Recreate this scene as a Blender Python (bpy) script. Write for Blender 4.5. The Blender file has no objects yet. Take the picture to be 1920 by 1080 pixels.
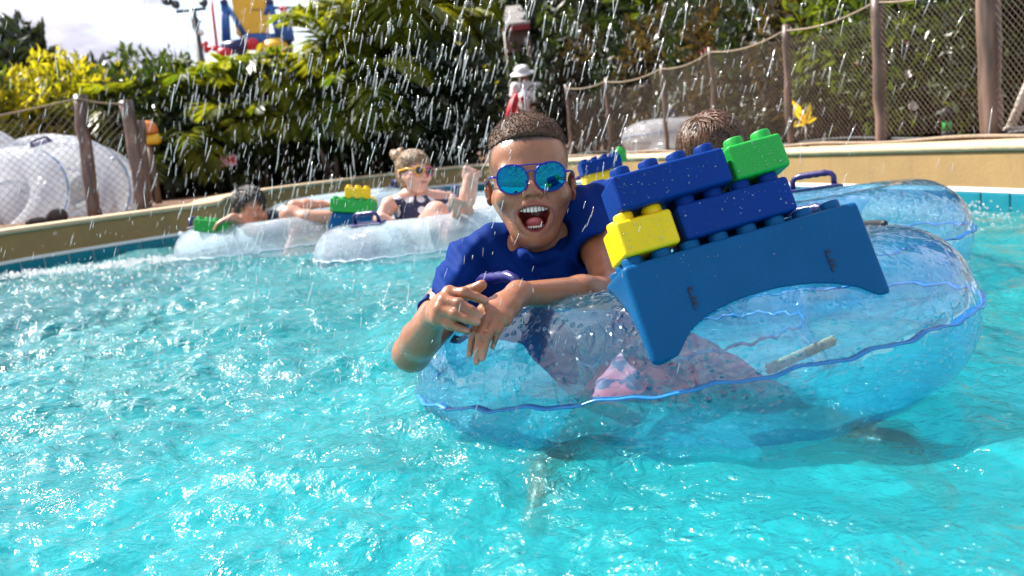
import bpy, math, random
import numpy as np
from mathutils import Vector, Matrix

random.seed(7); RNG = np.random.default_rng(7)
sc = bpy.context.scene
R = math.radians

# ------------------------------------------------------------------ camera
FPX = 1800.0; CAM_H = 0.43; ROLL = R(6.0)
PITCH = math.atan(278 * math.cos(ROLL) / FPX)
_fw = np.array([0, math.cos(PITCH), -math.sin(PITCH)]); _r0 = np.array([1.0, 0, 0]); _u0 = np.array([0, math.sin(PITCH), math.cos(PITCH)])
RC = math.cos(ROLL) * _r0 - math.sin(ROLL) * _u0
UC = math.sin(ROLL) * _r0 + math.cos(ROLL) * _u0
FW = _fw; CAM = np.array([0, 0, CAM_H])
cam = bpy.data.cameras.new('camera'); camo = bpy.data.objects.new('camera', cam); sc.collection.objects.link(camo)
cam.sensor_width = 36; cam.lens = 36 * FPX / 1920; cam.clip_start = 0.05; cam.clip_end = 2000
M = Matrix((( RC[0], UC[0], -FW[0], CAM[0]), (RC[1], UC[1], -FW[1], CAM[1]), (RC[2], UC[2], -FW[2], CAM[2]), (0, 0, 0, 1)))
camo.matrix_world = M
cam.dof.use_dof = True; cam.dof.focus_distance = 1.52; cam.dof.aperture_fstop = 6.3
sc.camera = camo

def P(x, y, d):
    """point at photo pixel (x, y) and depth d along the camera axis"""
    return CAM + d * (FW + (x - 960) / FPX * RC - (y - 540) / FPX * UC)
def W(x, y, z=0.0):
    v = FW + (x - 960) / FPX * RC - (y - 540) / FPX * UC
    return CAM + v * (z - CAM_H) / v[2]
def proj(p):
    q = np.asarray(p) - CAM; d = q @ FW
    return np.stack([960 + FPX * (q @ RC) / d, 540 - FPX * (q @ UC) / d, d], -1)

# ------------------------------------------------------------------ light
SUN_AZ, SUN_EL = R(-60), R(48)
world = bpy.data.worlds.new("World"); sc.world = world; world.use_nodes = True
wt = world.node_tree; wt.nodes.clear()
def wn(t, **k):
    n = wt.nodes.new(t)
    for a, b in k.items(): setattr(n, a, b)
    return n
sky = wn('ShaderNodeTexSky', sky_type='NISHITA', sun_disc=False, sun_elevation=SUN_EL, sun_rotation=SUN_AZ)
geo = wn('ShaderNodeTexCoord')
sep = wn('ShaderNodeSeparateXYZ'); wt.links.new(geo.outputs['Generated'], sep.inputs[0])
zz = wn('ShaderNodeMath', operation='ADD'); wt.links.new(sep.outputs[2], zz.inputs[0]); zz.inputs[1].default_value = 0.22
zm = wn('ShaderNodeMath', operation='MAXIMUM'); wt.links.new(zz.outputs[0], zm.inputs[0]); zm.inputs[1].default_value = 0.1
dv = wn('ShaderNodeVectorMath', operation='DIVIDE'); wt.links.new(geo.outputs['Generated'], dv.inputs[0]); wt.links.new(zm.outputs[0], dv.inputs[1])
no = wn('ShaderNodeTexNoise'); no.inputs['Scale'].default_value = 1.7; no.inputs['Detail'].default_value = 7; no.inputs['Roughness'].default_value = .55
wt.links.new(dv.outputs[0], no.inputs['Vector'])
rp = wn('ShaderNodeValToRGB'); rp.color_ramp.elements[0].position = .30; rp.color_ramp.elements[1].position = .54
wt.links.new(no.outputs['Fac'], rp.inputs[0])
mx = wn('ShaderNodeMix', data_type='RGBA'); wt.links.new(rp.outputs[0], mx.inputs[0]); wt.links.new(sky.outputs[0], mx.inputs[6]); 
no2 = wn('ShaderNodeTexNoise'); no2.inputs['Scale'].default_value = 3.1; no2.inputs['Detail'].default_value = 6; wt.links.new(dv.outputs[0], no2.inputs['Vector'])
rp2 = wn('ShaderNodeValToRGB'); rp2.color_ramp.elements[0].position = .38; rp2.color_ramp.elements[1].position = .62; rp2.color_ramp.elements[0].color = (2.3, 2.25, 2.85, 1); rp2.color_ramp.elements[1].color = (4.6, 4.5, 4.8, 1)
wt.links.new(no2.outputs['Fac'], rp2.inputs[0]); wt.links.new(rp2.outputs[0], mx.inputs[7])
bg = wn('ShaderNodeBackground'); bg.inputs[1].default_value = 0.12; wt.links.new(mx.outputs[2], bg.inputs[0])
wo = wn('ShaderNodeOutputWorld'); wt.links.new(bg.outputs[0], wo.inputs[0])

sun = bpy.data.lights.new('sun', 'SUN'); sun.energy = 4.8; sun.angle = R(0.53); sun.color = (1.0, .955, .88)
suno = bpy.data.objects.new('sun', sun); sc.collection.objects.link(suno)
SDIR = np.array([math.sin(SUN_AZ) * math.cos(SUN_EL), math.cos(SUN_AZ) * math.cos(SUN_EL), math.sin(SUN_EL)])
suno.rotation_euler = Vector(-SDIR).to_track_quat('-Z', 'Y').to_euler(); suno.location = (-4, 1, 6)
sc.view_settings.view_transform = 'Standard'; sc.view_settings.look = 'None'; sc.view_settings.exposure = 1.28
sc.view_settings.gamma = 1; sc.view_settings.use_curve_mapping = False
cy = sc.cycles
cy.max_bounces = 14; cy.transparent_max_bounces = 40; cy.transmission_bounces = 8; cy.diffuse_bounces = 3; cy.glossy_bounces = 6
cy.caustics_reflective = False; cy.caustics_refractive = False; cy.sample_clamp_indirect = 6
cy.use_denoising = True

# ------------------------------------------------------------------ materials
def mat(name):
    m = bpy.data.materials.new(name); m.use_nodes = True; t = m.node_tree; t.nodes.clear()
    return m, t
class NT:
    def __init__(s, t): s.t = t
    def n(s, typ, _in=None, **k):
        n = s.t.nodes.new(typ)
        for a, b in k.items(): setattr(n, a, b)
        for a, b in (_in or {}).items():
            if isinstance(b, bpy.types.NodeSocket): s.t.links.new(b, n.inputs[a])
            else: n.inputs[a].default_value = b
        return n
    def l(s, a, b): s.t.links.new(a, b)
def thin_fresnel(g, f0=.05, p=4.5):
    """reflectance of a thin film: the same from both sides"""
    lw = g.n('ShaderNodeLayerWeight', {0: .5}); pw = g.n('ShaderNodeMath', {0: lw.outputs['Facing'], 1: p}, operation='POWER'); return g.n('ShaderNodeMath', {0: pw.outputs[0], 1: 1 - f0, 2: f0}, operation='MULTIPLY_ADD')
def c4(c): return (c[0], c[1], c[2], 1)
MATS = {}
def pmat(name, col, rough=.5, spec=.5, var=.12, vscale=6, bump=.0, bscale=80, metal=0, coat=0, sss=0, transl=0, attr=None, wear=None):
    """principled material with noise-driven colour variation and fine relief"""
    m, t = mat(name); g = NT(t)
    tc = g.n('ShaderNodeTexCoord')
    p = g.n('ShaderNodeBsdfPrincipled', {'Roughness': rough, 'Specular IOR Level': spec, 'Metallic': metal, 'Coat Weight': coat, 'Coat Roughness': .08})
    n1 = g.n('ShaderNodeTexNoise', {'Vector': tc.outputs['Object'], 'Scale': vscale, 'Detail': 6.0, 'Roughness': .6})
    mr = g.n('ShaderNodeMapRange', {'Value': n1.outputs['Fac'], 1: .3, 2: .7, 3: 1 - var, 4: 1 + var})
    if attr:
        a = g.n('ShaderNodeAttribute', attribute_name=attr); base = a.outputs['Color']
    else:
        rgb = g.n('ShaderNodeRGB'); rgb.outputs[0].default_value = c4(col); base = rgb.outputs[0]
    mul = g.n('ShaderNodeVectorMath', {0: base, 1: mr.outputs[0]}, operation='MULTIPLY')
    out_c = mul.outputs[0]
    if wear:
        n3 = g.n('ShaderNodeTexNoise', {'Vector': g.n('ShaderNodeMapping', {0: tc.outputs['Object'], 'Scale': wear[3] if len(wear) > 3 else (1, 1, 1)}).outputs[0], 'Scale': wear[1], 'Detail': 8.0, 'Roughness': .7})
        r3 = g.n('ShaderNodeMapRange', {'Value': n3.outputs['Fac'], 1: .52, 2: .7, 3: 0.0, 4: wear[2]})
        mm = g.n('ShaderNodeMix', {0: r3.outputs[0], 6: out_c, 7: c4(wear[0])}, data_type='RGBA'); out_c = mm.outputs[2]
    g.l(out_c, p.inputs['Base Color'])
    if bump:
        n2 = g.n('ShaderNodeTexNoise', {'Vector': tc.outputs['Object'], 'Scale': bscale, 'Detail': 4.0})
        b = g.n('ShaderNodeBump', {'Height': n2.outputs['Fac'], 'Strength': bump, 'Distance': .01}); g.l(b.outputs[0], p.inputs['Normal'])
    if sss:
        p.inputs['Subsurface Weight'].default_value = sss; p.inputs['Subsurface Radius'].default_value = (1, .35, .2); p.inputs['Subsurface Scale'].default_value = .006
    o = g.n('ShaderNodeOutputMaterial')
    if transl:
        tr = g.n('ShaderNodeBsdfTranslucent'); 
        tcol = g.n('ShaderNodeVectorMath', {0: out_c, 1: (1.5, 1.6, .7)}, operation='MULTIPLY'); g.l(tcol.outputs[0], tr.inputs[0])
        ms = g.n('ShaderNodeMixShader', {0: transl, 1: p.outputs[0], 2: tr.outputs[0]}); g.l(ms.outputs[0], o.inputs[0])
    else: g.l(p.outputs[0], o.inputs[0])
    MATS[name] = m
    return m

# ------------------------------------------------------------------ mesh helpers
def mesh_np(name, verts, faces, smooth=True):
    """verts (n,3), faces (m,k) arrays with one k"""
    me = bpy.data.meshes.new(name); verts = np.ascontiguousarray(verts, np.float32); faces = np.ascontiguousarray(faces, np.int32)
    me.vertices.add(len(verts)); me.vertices.foreach_set('co', verts.ravel())
    k = faces.shape[1]; me.loops.add(faces.size); me.loops.foreach_set('vertex_index', faces.ravel())
    me.polygons.add(len(faces)); me.polygons.foreach_set('loop_start', np.arange(len(faces), dtype=np.int32) * k)
    me.polygons.foreach_set('loop_total', np.full(len(faces), k, np.int32)) if hasattr(me.polygons[0], 'loop_total') and False else None
    me.polygons.foreach_set('use_smooth', np.full(len(faces), smooth))
    me.update(calc_edges=True); me.validate()
    return me
def set_col(me, cols, name='Col'):
    a = me.color_attributes.new(name, 'FLOAT_COLOR', 'POINT'); c = np.ones((len(me.vertices), 4), np.float32); c[:, :3] = cols; a.data.foreach_set('color', c.ravel())

class MB:
    """collects pieces (verts, faces of any size) and links them as ONE mesh object"""
    def __init__(s): s.v = []; s.f = []
    def add(s, v, f):
        o = len(s.v); s.v += [tuple(map(float, p)) for p in v]; s.f += [tuple(i + o for i in q) for q in f]; return s
    def box(s, c, size, rot=None, bev=0.0):
        hx, hy, hz = [q / 2 for q in size]; rot = np.eye(3) if rot is None else np.asarray(rot)
        if bev <= 0:
            v = np.array([(x, y, z) for x in (-hx, hx) for y in (-hy, hy) for z in (-hz, hz)])
            f = [(0, 1, 3, 2), (4, 6, 7, 5), (0, 4, 5, 1), (2, 3, 7, 6), (0, 2, 6, 4), (1, 5, 7, 3)]
        else:
            b = min(bev, hx * .9, hy * .9, hz * .9); v = []; idx = {}
            for sx in (-1, 1):
                for sy in (-1, 1):
                    for sz in (-1, 1):
                        for a in range(3):
                            q = [sx * (hx - b), sy * (hy - b), sz * (hz - b)]; q[a] = (sx * hx, sy * hy, sz * hz)[a]
                            idx[sx, sy, sz, a] = len(v); v.append(q)
            f = []
            for a in range(3):
                o1, o2 = [i for i in range(3) if i != a]
                for sg in (-1, 1):
                    q = []
                    for (p1, p2) in ((-1, -1), (1, -1), (1, 1), (-1, 1)):
                        k = [0, 0, 0]; k[a] = sg; k[o1] = p1; k[o2] = p2; q.append(idx[tuple(k) + (a,)])
                    f.append(q)
                for p1 in (-1, 1):
                    for p2 in (-1, 1):
                        q = []
                        for (sg, ax) in ((-1, o1), (1, o1), (1, o2), (-1, o2)):
                            k = [0, 0, 0]; k[a] = sg; k[o1] = p1; k[o2] = p2; q.append(idx[tuple(k) + (ax,)])
                        f.append(q)
            for sx in (-1, 1):
                for sy in (-1, 1):
                    for sz in (-1, 1): f.append([idx[sx, sy, sz, a] for a in range(3)])
            v = np.array(v); g = []
            for q in f:
                n = np.cross(v[q[1]] - v[q[0]], v[q[2]] - v[q[0]]); g.append(tuple(q) if n @ v[list(q)].mean(0) > 0 else tuple(q[::-1]))
            f = g
        return s.add(np.asarray(v) @ rot.T + np.asarray(c), f)
    def tube(s, pts, rad, n=10, closed=False, cap=True):
        pts = np.asarray(pts, float); m = len(pts); rad = np.broadcast_to(np.asarray(rad, float), (m,))
        tg = np.gradient(pts, axis=0) if not closed else np.roll(pts, -1, 0) - np.roll(pts, 1, 0)
        tg /= np.linalg.norm(tg, axis=1)[:, None] + 1e-12
        up = np.array([0, 0, 1.0]) if abs(tg[0][2]) < .9 else np.array([1.0, 0, 0]); v = []
        for i in range(m):
            a = np.cross(tg[i], up); a /= np.linalg.norm(a) + 1e-12; b = np.cross(a, tg[i]); up = b
            for k in range(n):
                t = 2 * math.pi * k / n; v.append(pts[i] + rad[i] * (math.cos(t) * a + math.sin(t) * b))
        f = []
        for i in range(m if closed else m - 1):
            for k in range(n):
                j = (i + 1) % m; f.append((i * n + k, j * n + k, j * n + (k + 1) % n, i * n + (k + 1) % n))
        if cap and not closed: f.append(tuple(range(n))); f.append(tuple((m - 1) * n + k for k in reversed(range(n))))
        return s.add(v, [q[::-1] for q in f])
    def lathe(s, prof, n=20, org=(0, 0, 0), rot=None):
        rot = np.eye(3) if rot is None else np.asarray(rot); v = []
        for r_, z_ in prof:
            for k in range(n): t = 2 * math.pi * k / n; v.append((r_ * math.cos(t), r_ * math.sin(t), z_))
        f = []
        for i in range(len(prof) - 1):
            for k in range(n): f.append((i * n + k, i * n + (k + 1) % n, (i + 1) * n + (k + 1) % n, (i + 1) * n + k))
        f.append(tuple(reversed(range(n)))); f.append(tuple((len(prof) - 1) * n + k for k in range(n)))
        return s.add(np.array(v) @ rot.T + np.asarray(org), f)
    def ball(s, c, r, nu=12, nv=8, rot=None):
        rr = np.broadcast_to(np.asarray(r, float), (3,)); rot = np.eye(3) if rot is None else rot; v = []; f = []
        for i in range(nv + 1):
            p = math.pi * i / nv
            for k in range(nu): t = 2 * math.pi * k / nu; v.append((rr[0] * math.sin(p) * math.cos(t), rr[1] * math.sin(p) * math.sin(t), rr[2] * math.cos(p)))
        for i in range(nv):
            for k in range(nu): f.append((i * nu + k, (i + 1) * nu + k, (i + 1) * nu + (k + 1) % nu, i * nu + (k + 1) % nu))
        return s.add(np.array(v) @ np.asarray(rot).T + np.asarray(c), f)
    def mesh(s, name, smooth=True):
        me = bpy.data.meshes.new(name); me.from_pydata(s.v, [], s.f); me.validate(); me.update()
        if smooth: me.polygons.foreach_set('use_smooth', [True] * len(me.polygons))
        return me
    def build(s, name, m, parent=None, smooth=True, bevel=0, sharp=None):
        o = link(name, s.mesh(name, smooth), m, parent)
        if smooth and sharp: smooth_angle(o.data, sharp)
        return o
def smooth_angle(me, deg):
    me.set_sharp_from_angle(angle=R(deg)) if hasattr(me, 'set_sharp_from_angle') else None
def link(name, me, m=None, parent=None):
    o = bpy.data.objects.new(name, me); sc.collection.objects.link(o)
    if m is not None:
        for q in (m if isinstance(m, (list, tuple)) else [m]): me.materials.append(q)
    if parent is not None: o.parent = parent
    return o
def tag(o, label=None, cat=None, group=None, kind=None):
    if label: o['label'] = label
    if cat: o['category'] = cat
    if group: o['group'] = group
    if kind: o['kind'] = kind
    return o
def empty(name, loc=(0, 0, 0), label=None, cat=None, group=None, mw=None):
    o = bpy.data.objects.new(name, None); sc.collection.objects.link(o); o.empty_display_size = .1
    if mw is not None: o.matrix_world = mw
    else: o.location = loc
    return tag(o, label, cat, group)
def kids(o): return [c for c in bpy.data.objects if c.parent == o]
def copy_tree(o, parent=None):
    c = o.copy(); sc.collection.objects.link(c)
    if parent is not None: c.parent = parent
    for ch in list(o.children): copy_tree(ch, c)
    return c
def frame(x, z, org):
    """4x4 with local x along x, local z close to z"""
    x = np.asarray(x, float) / np.linalg.norm(x); z = np.asarray(z, float); z = z - x * (x @ z); z /= np.linalg.norm(z); y = np.cross(z, x)
    return Matrix(((x[0], y[0], z[0], org[0]), (x[1], y[1], z[1], org[1]), (x[2], y[2], z[2], org[2]), (0, 0, 0, 1)))
def fnoise(x, y, z=0, s=1.0, seed=0):
    """cheap smooth pseudo noise, roughly -1..1"""
    r = np.random.default_rng(seed); o = 0
    for k in range(5):
        d = r.normal(size=3); d /= np.linalg.norm(d); w = s * (0.7 + .35 * k); o = o + np.sin(w * (d[0] * x + d[1] * y + d[2] * z) * 6.28 + r.uniform(0, 6.28)) 
    return o / 3.0

# ------------------------------------------------------------------ the setting: pool floor, water, wall, ground
m_floor = pmat('pool_paint', (.006, .52, .58), rough=.6, var=.10, vscale=2.2)
WALL_TOP = .232
_wp = [W(-420, 500, WALL_TOP), W(-200, 463, WALL_TOP), W(0, 432, WALL_TOP), W(150, 411, WALL_TOP), W(330, 387, WALL_TOP), np.array([-1.90, 6.45, 0]), np.array([-2.12, 7.5, 0]),
       np.array([-1.98, 8.6, 0]), np.array([-1.55, 9.05, 0]), W(694, 329, WALL_TOP), W(860, 311, WALL_TOP), W(920, 307, WALL_TOP), W(1085, 297, WALL_TOP), W(1150, 293, WALL_TOP),
       W(1300, 288, WALL_TOP), W(1452, 282, WALL_TOP), W(1700, 273, WALL_TOP), W(1920, 266, WALL_TOP), np.array([2.05, 2.6, 0]), np.array([2.4, 1.3, 0]), np.array([2.9, -.6, 0])]
WP = np.array([(p[0], p[1]) for p in _wp])
def catmull(pts, per=12):
    pts = np.asarray(pts, float); out = []
    q = np.vstack([2 * pts[0] - pts[1], pts, 2 * pts[-1] - pts[-2]])
    for i in range(1, len(q) - 2):
        p0, p1, p2, p3 = q[i - 1:i + 3]
        for t in np.arange(per) / per:
            out.append(.5 * (2 * p1 + (p2 - p0) * t + (2 * p0 - 5 * p1 + 4 * p2 - p3) * t * t + (3 * p1 - p0 - 3 * p2 + p3) * t ** 3))
    out.append(q[-2]); return np.array(out)
def resample(pts, step):
    d = np.r_[0, np.cumsum(np.linalg.norm(np.diff(pts, axis=0), axis=1))]; n = max(2, int(round(d[-1] / step)) + 1); s = np.linspace(0, d[-1], n)
    return np.stack([np.interp(s, d, pts[:, k]) for k in range(pts.shape[1])], 1)
_c = catmull(WP, 10)
for _ in range(6): _c[1:-1] = (_c[:-2] + 2 * _c[1:-1] + _c[2:]) / 4
WC = resample(_c, .05)
def wall_normals(c):
    t = np.gradient(c, axis=0); t /= np.linalg.norm(t, axis=1)[:, None]; return np.stack([t[:, 1], -t[:, 0]], 1)   # towards the water
WN = wall_normals(WC)
def wsweep(prof, c=WC, n=WN, closed=False):
    """sweep profile [(out, z)] along the pool edge; out > 0 is towards the water"""
    m = len(prof); v = np.concatenate([np.c_[c + n * o, np.full(len(c), z)] for o, z in prof]); L = len(c); f = []
    for k in range(m if closed else m - 1):
        a = k * L; b = ((k + 1) % m) * L
        i = np.arange(L - 1); f.append(np.stack([a + i, b + i, b + i + 1, a + i + 1], 1))
    return v, np.concatenate(f)

m_tan = pmat('tan_render', (.30, .185, .068), rough=.75, var=.10, vscale=5, bump=.15, bscale=60, wear=((.20, .125, .055), 5.0, .55, (1, 1, .12)))
m_cope = pmat('coping_concrete', (.56, .42, .26), rough=.7, var=.14, vscale=9, bump=.25, bscale=90)
m_grout = pmat('white_trim', (.75, .74, .70), rough=.6, var=.06)
m_tile = pmat('blue_tile', (.003, .17, .23), rough=.18, var=.14, vscale=7)
wall = empty('pool_wall', (0, 8.5, 0), 'low curved pool wall of tan render with a row of blue waterline tiles', 'wall')
def cpart(name, prof, m, smooth=True, sharp=40, closed=False):
    v, f = wsweep(prof, closed=closed); me = mesh_np(name, v, f[:, ::-1], smooth); smooth_angle(me, sharp); o = link(name, me, m); o.parent = wall; o.matrix_parent_inverse = wall.matrix_world.inverted(); o.location = (0, -8.5, 0); o.matrix_parent_inverse = Matrix(); return o
cpart('wall_face', [(0, .199), (0, .062)], m_tan)
cpart('coping', [(-.20, .200), (-.20, WALL_TOP - .006), (-.185, WALL_TOP), (.006, WALL_TOP), (.014, WALL_TOP - .005), (.016, WALL_TOP - .016), (.010, .204), (0, .201)], m_cope, sharp=60)
cpart('trim_strip', [(.002, .063), (.004, .062), (.006, .046), (.0, .045)], m_grout)
cpart('tile_bed', [(.0, .045), (.0, -.105)], m_grout); cpart('basin_wall', [(.0, -.106), (.0, -1.05)], m_floor)
# tiles on the part of the wall that is in view
_tc = resample(WC, .155); _tn = wall_normals(_tc); _pp = proj(np.c_[_tc, np.zeros(len(_tc))])
_tmesh = None
for i in range(len(_tc)):
    if not (_tc[i][1] > 2.4 and -150 < _pp[i][0] < 2060): continue
    if _tmesh is None:
        b = MB().box((0, 0, 0), (.149, .012, .146), bev=.003); _tmesh = b.mesh('tile', False)
    o = bpy.data.objects.new('tile', _tmesh); sc.collection.objects.link(o); o.parent = wall
    if not _tmesh.materials: _tmesh.materials.append(m_tile)
    n = _tn[i]; o.location = (_tc[i][0] + n[0] * .002, _tc[i][1] + n[1] * .002 - 8.5, -.030); o.rotation_euler = (0, 0, math.atan2(n[1], n[0]) - math.pi / 2)

# ground: one sheet behind the wall reaching the horizon
def ground_z(x, y):
    return .19 - .19 * np.clip((y - 10.2) / 4, 0, 1) + .02 * fnoise(x, y, 0, .35, 3)
m_mulch, t_ = mat('bark_mulch'); g = NT(t_)
tc = g.n('ShaderNodeTexCoord'); vo = g.n('ShaderNodeTexVoronoi', {'Vector': tc.outputs['Object'], 'Scale': 26.0}); rp = g.n('ShaderNodeValToRGB', {0: vo.outputs['Color']})
cr = rp.color_ramp; cr.elements[0].color = (.06, .03, .018, 1); cr.elements[1].color = (.30, .16, .09, 1)
bp = g.n('ShaderNodeBump', {'Height': vo.outputs['Distance'], 'Strength': 1.0, 'Distance': .03}); p = g.n('ShaderNodeBsdfPrincipled', {'Base Color': rp.outputs[0], 'Roughness': .9, 'Normal': bp.outputs[0]})
o_ = g.n('ShaderNodeOutputMaterial'); g.l(p.outputs[0], o_.inputs[0])
offs = np.array([.19, .45, .9, 1.6, 2.6, 4, 6, 9, 14, 24, 50, 120, 300, 700])
_gc = resample(WC, .12); _gn = wall_normals(_gc)
for _ in range(80): _gn[1:-1] = (_gn[:-2] + 2 * _gn[1:-1] + _gn[2:]) / 4      # spread directions so that the sheet does not fold
_ctr = np.array([0.1, 4.5]); gv = []
for o in offs:
    base = _gc - _gn * .19
    rad = base - _ctr; rad /= np.linalg.norm(rad, axis=1)[:, None]
    d = -wall_normals(_gc) * max(0, 1 - (o - .19) / .8) + rad * min(1, (o - .19) / .8); d /= np.linalg.norm(d, axis=1)[:, None]
    q = base + d * (o - .19); z = ground_z(q[:, 0], q[:, 1]); z = z if o > .19 else np.full(len(q), .215); gv.append(np.c_[q, z])
L = len(_gc); gv = np.concatenate(gv); i = np.arange(L - 1)
gf = np.concatenate([np.stack([k * L + i, k * L + i + 1, (k + 1) * L + i + 1, (k + 1) * L + i], 1) for k in range(len(offs) - 1)])
link('ground', mesh_np('ground', gv, gf[:, ::-1]), m_mulch)['kind'] = 'structure'

fl = MB().add([(-9, -3, -.95), (9, -3, -.95), (9, 14, -.95), (-9, 14, -.95)], [(0, 1, 2, 3)]).build('pool_floor', m_floor, smooth=False); fl['kind'] = 'structure'

# water: a fan of vertices, dense near the camera; waves are real displacement
NX, NY = 620, 640
ty = np.linspace(0, 1, NY); ys = .35 * (13.0 / .35) ** ty
tx = np.linspace(-1.1, 1.1, NX)
YY, TX = np.meshgrid(ys, tx, indexing='ij'); XX = TX * (YY + .4)
def waves(x, y):
    r = np.random.default_rng(21); z = np.zeros_like(x)
    wx = x + .06 * fnoise(x, y, 0, .9, 5); wy = y + .06 * fnoise(x, y, 3, .9, 6)
    for k in range(46):
        lam = .045 * (1.115 ** k) * r.uniform(.85, 1.15); th = r.uniform(0, 2 * math.pi)
        if lam > .9: continue
        amp = .0105 * lam ** .85 * .80
        ph = r.uniform(0, 6.28); q = 2 * math.pi / lam * (wx * math.cos(th) + wy * math.sin(th)) + ph
        s = np.sin(q); z += amp * (s + .35 * (1 - np.abs(np.sin(q * .5 + 1)) * 2)) * (1 + .6 * fnoise(x, y, k, .5, 40 + k))
    return z
def chop(x, y):       # short steep chop under the falling water on the left
    r = np.random.default_rng(33); z = np.zeros_like(x); u = x + .03 * fnoise(x, y, 1, 2.2, 15); v = y + .03 * fnoise(x, y, 2, 2.2, 16)
    for k in range(26):
        lam = .022 * 1.075 ** k * r.uniform(.9, 1.1); a = r.uniform(0, 6.283); q = 2 * math.pi / lam * (u * math.cos(a) + v * math.sin(a)) + r.uniform(0, 6.28)
        z += .0165 * lam * np.sin(q) * (1 + .8 * fnoise(x, y, k, 1.3, 70 + k))
    return z
def surface(x, y):
    f = np.clip(.75 - 2.1 * (x / (y + .3) + .12), .12, 1.0) * np.clip((6.5 - y) / 3, 0, 1)
    return waves(x, y) * (1 + .35 * f) + chop(x, y) * f * (.55 + .45 * np.clip(fnoise(x, y, 0, .8, 90) + .4, 0, 1.5))
ZZ = surface(XX, YY)
i = np.arange(NX - 1); F_ = []
for j in range(NY - 1): F_.append(np.stack([j * NX + i, j * NX + i + 1, (j + 1) * NX + i + 1, (j + 1) * NX + i], 1))
me_w = mesh_np('pool_water', np.stack([XX, YY, ZZ], -1).reshape(-1, 3), np.concatenate(F_))
m_water, t_ = mat('pool_water'); g = NT(t_)
tc = g.n('ShaderNodeTexCoord')
n1 = g.n('ShaderNodeTexNoise', {'Vector': tc.outputs['Object'], 'Scale': 28.0, 'Detail': 4.0, 'Roughness': .6, 'Distortion': .6})
cl = g.n('ShaderNodeTexNoise', {'Vector': tc.outputs['Object'], 'Scale': 1.3, 'Detail': 3.0}); cm = g.n('ShaderNodeMapRange', {'Value': cl.outputs['Fac'], 1: .36, 2: .64, 3: .50, 4: 1.1})
b1 = g.n('ShaderNodeBump', {'Height': n1.outputs['Fac'], 'Strength': cm.outputs[0], 'Distance': .021})
fr = g.n('ShaderNodeFresnel', {'IOR': 1.33, 'Normal': b1.outputs[0]})
gl = g.n('ShaderNodeBsdfGlossy', {'Color': (1, 1, 1, 1), 'Roughness': .12, 'Normal': b1.outputs[0]})
rf = g.n('ShaderNodeBsdfRefraction', {'Color': (.72, .985, .995, 1), 'Roughness': .0, 'IOR': 1.33, 'Normal': b1.outputs[0]})
tr = g.n('ShaderNodeBsdfTransparent', {'Color': (.72, .985, .995, 1)})
df = g.n('ShaderNodeBsdfDiffuse', {'Color': (.03, .72, .76, 1), 'Normal': b1.outputs[0]})
m1 = g.n('ShaderNodeMixShader', {0: .5, 1: rf.outputs[0], 2: tr.outputs[0]})
m2 = g.n('ShaderNodeMixShader', {0: .15, 1: m1.outputs[0], 2: df.outputs[0]})
m3 = g.n('ShaderNodeMixShader', {0: fr.outputs[0], 1: m2.outputs[0], 2: gl.outputs[0]})
o_ = g.n('ShaderNodeOutputMaterial'); g.l(m3.outputs[0], o_.inputs[0])
wat = link('pool_water', me_w, m_water); wat['kind'] = 'structure'

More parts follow.
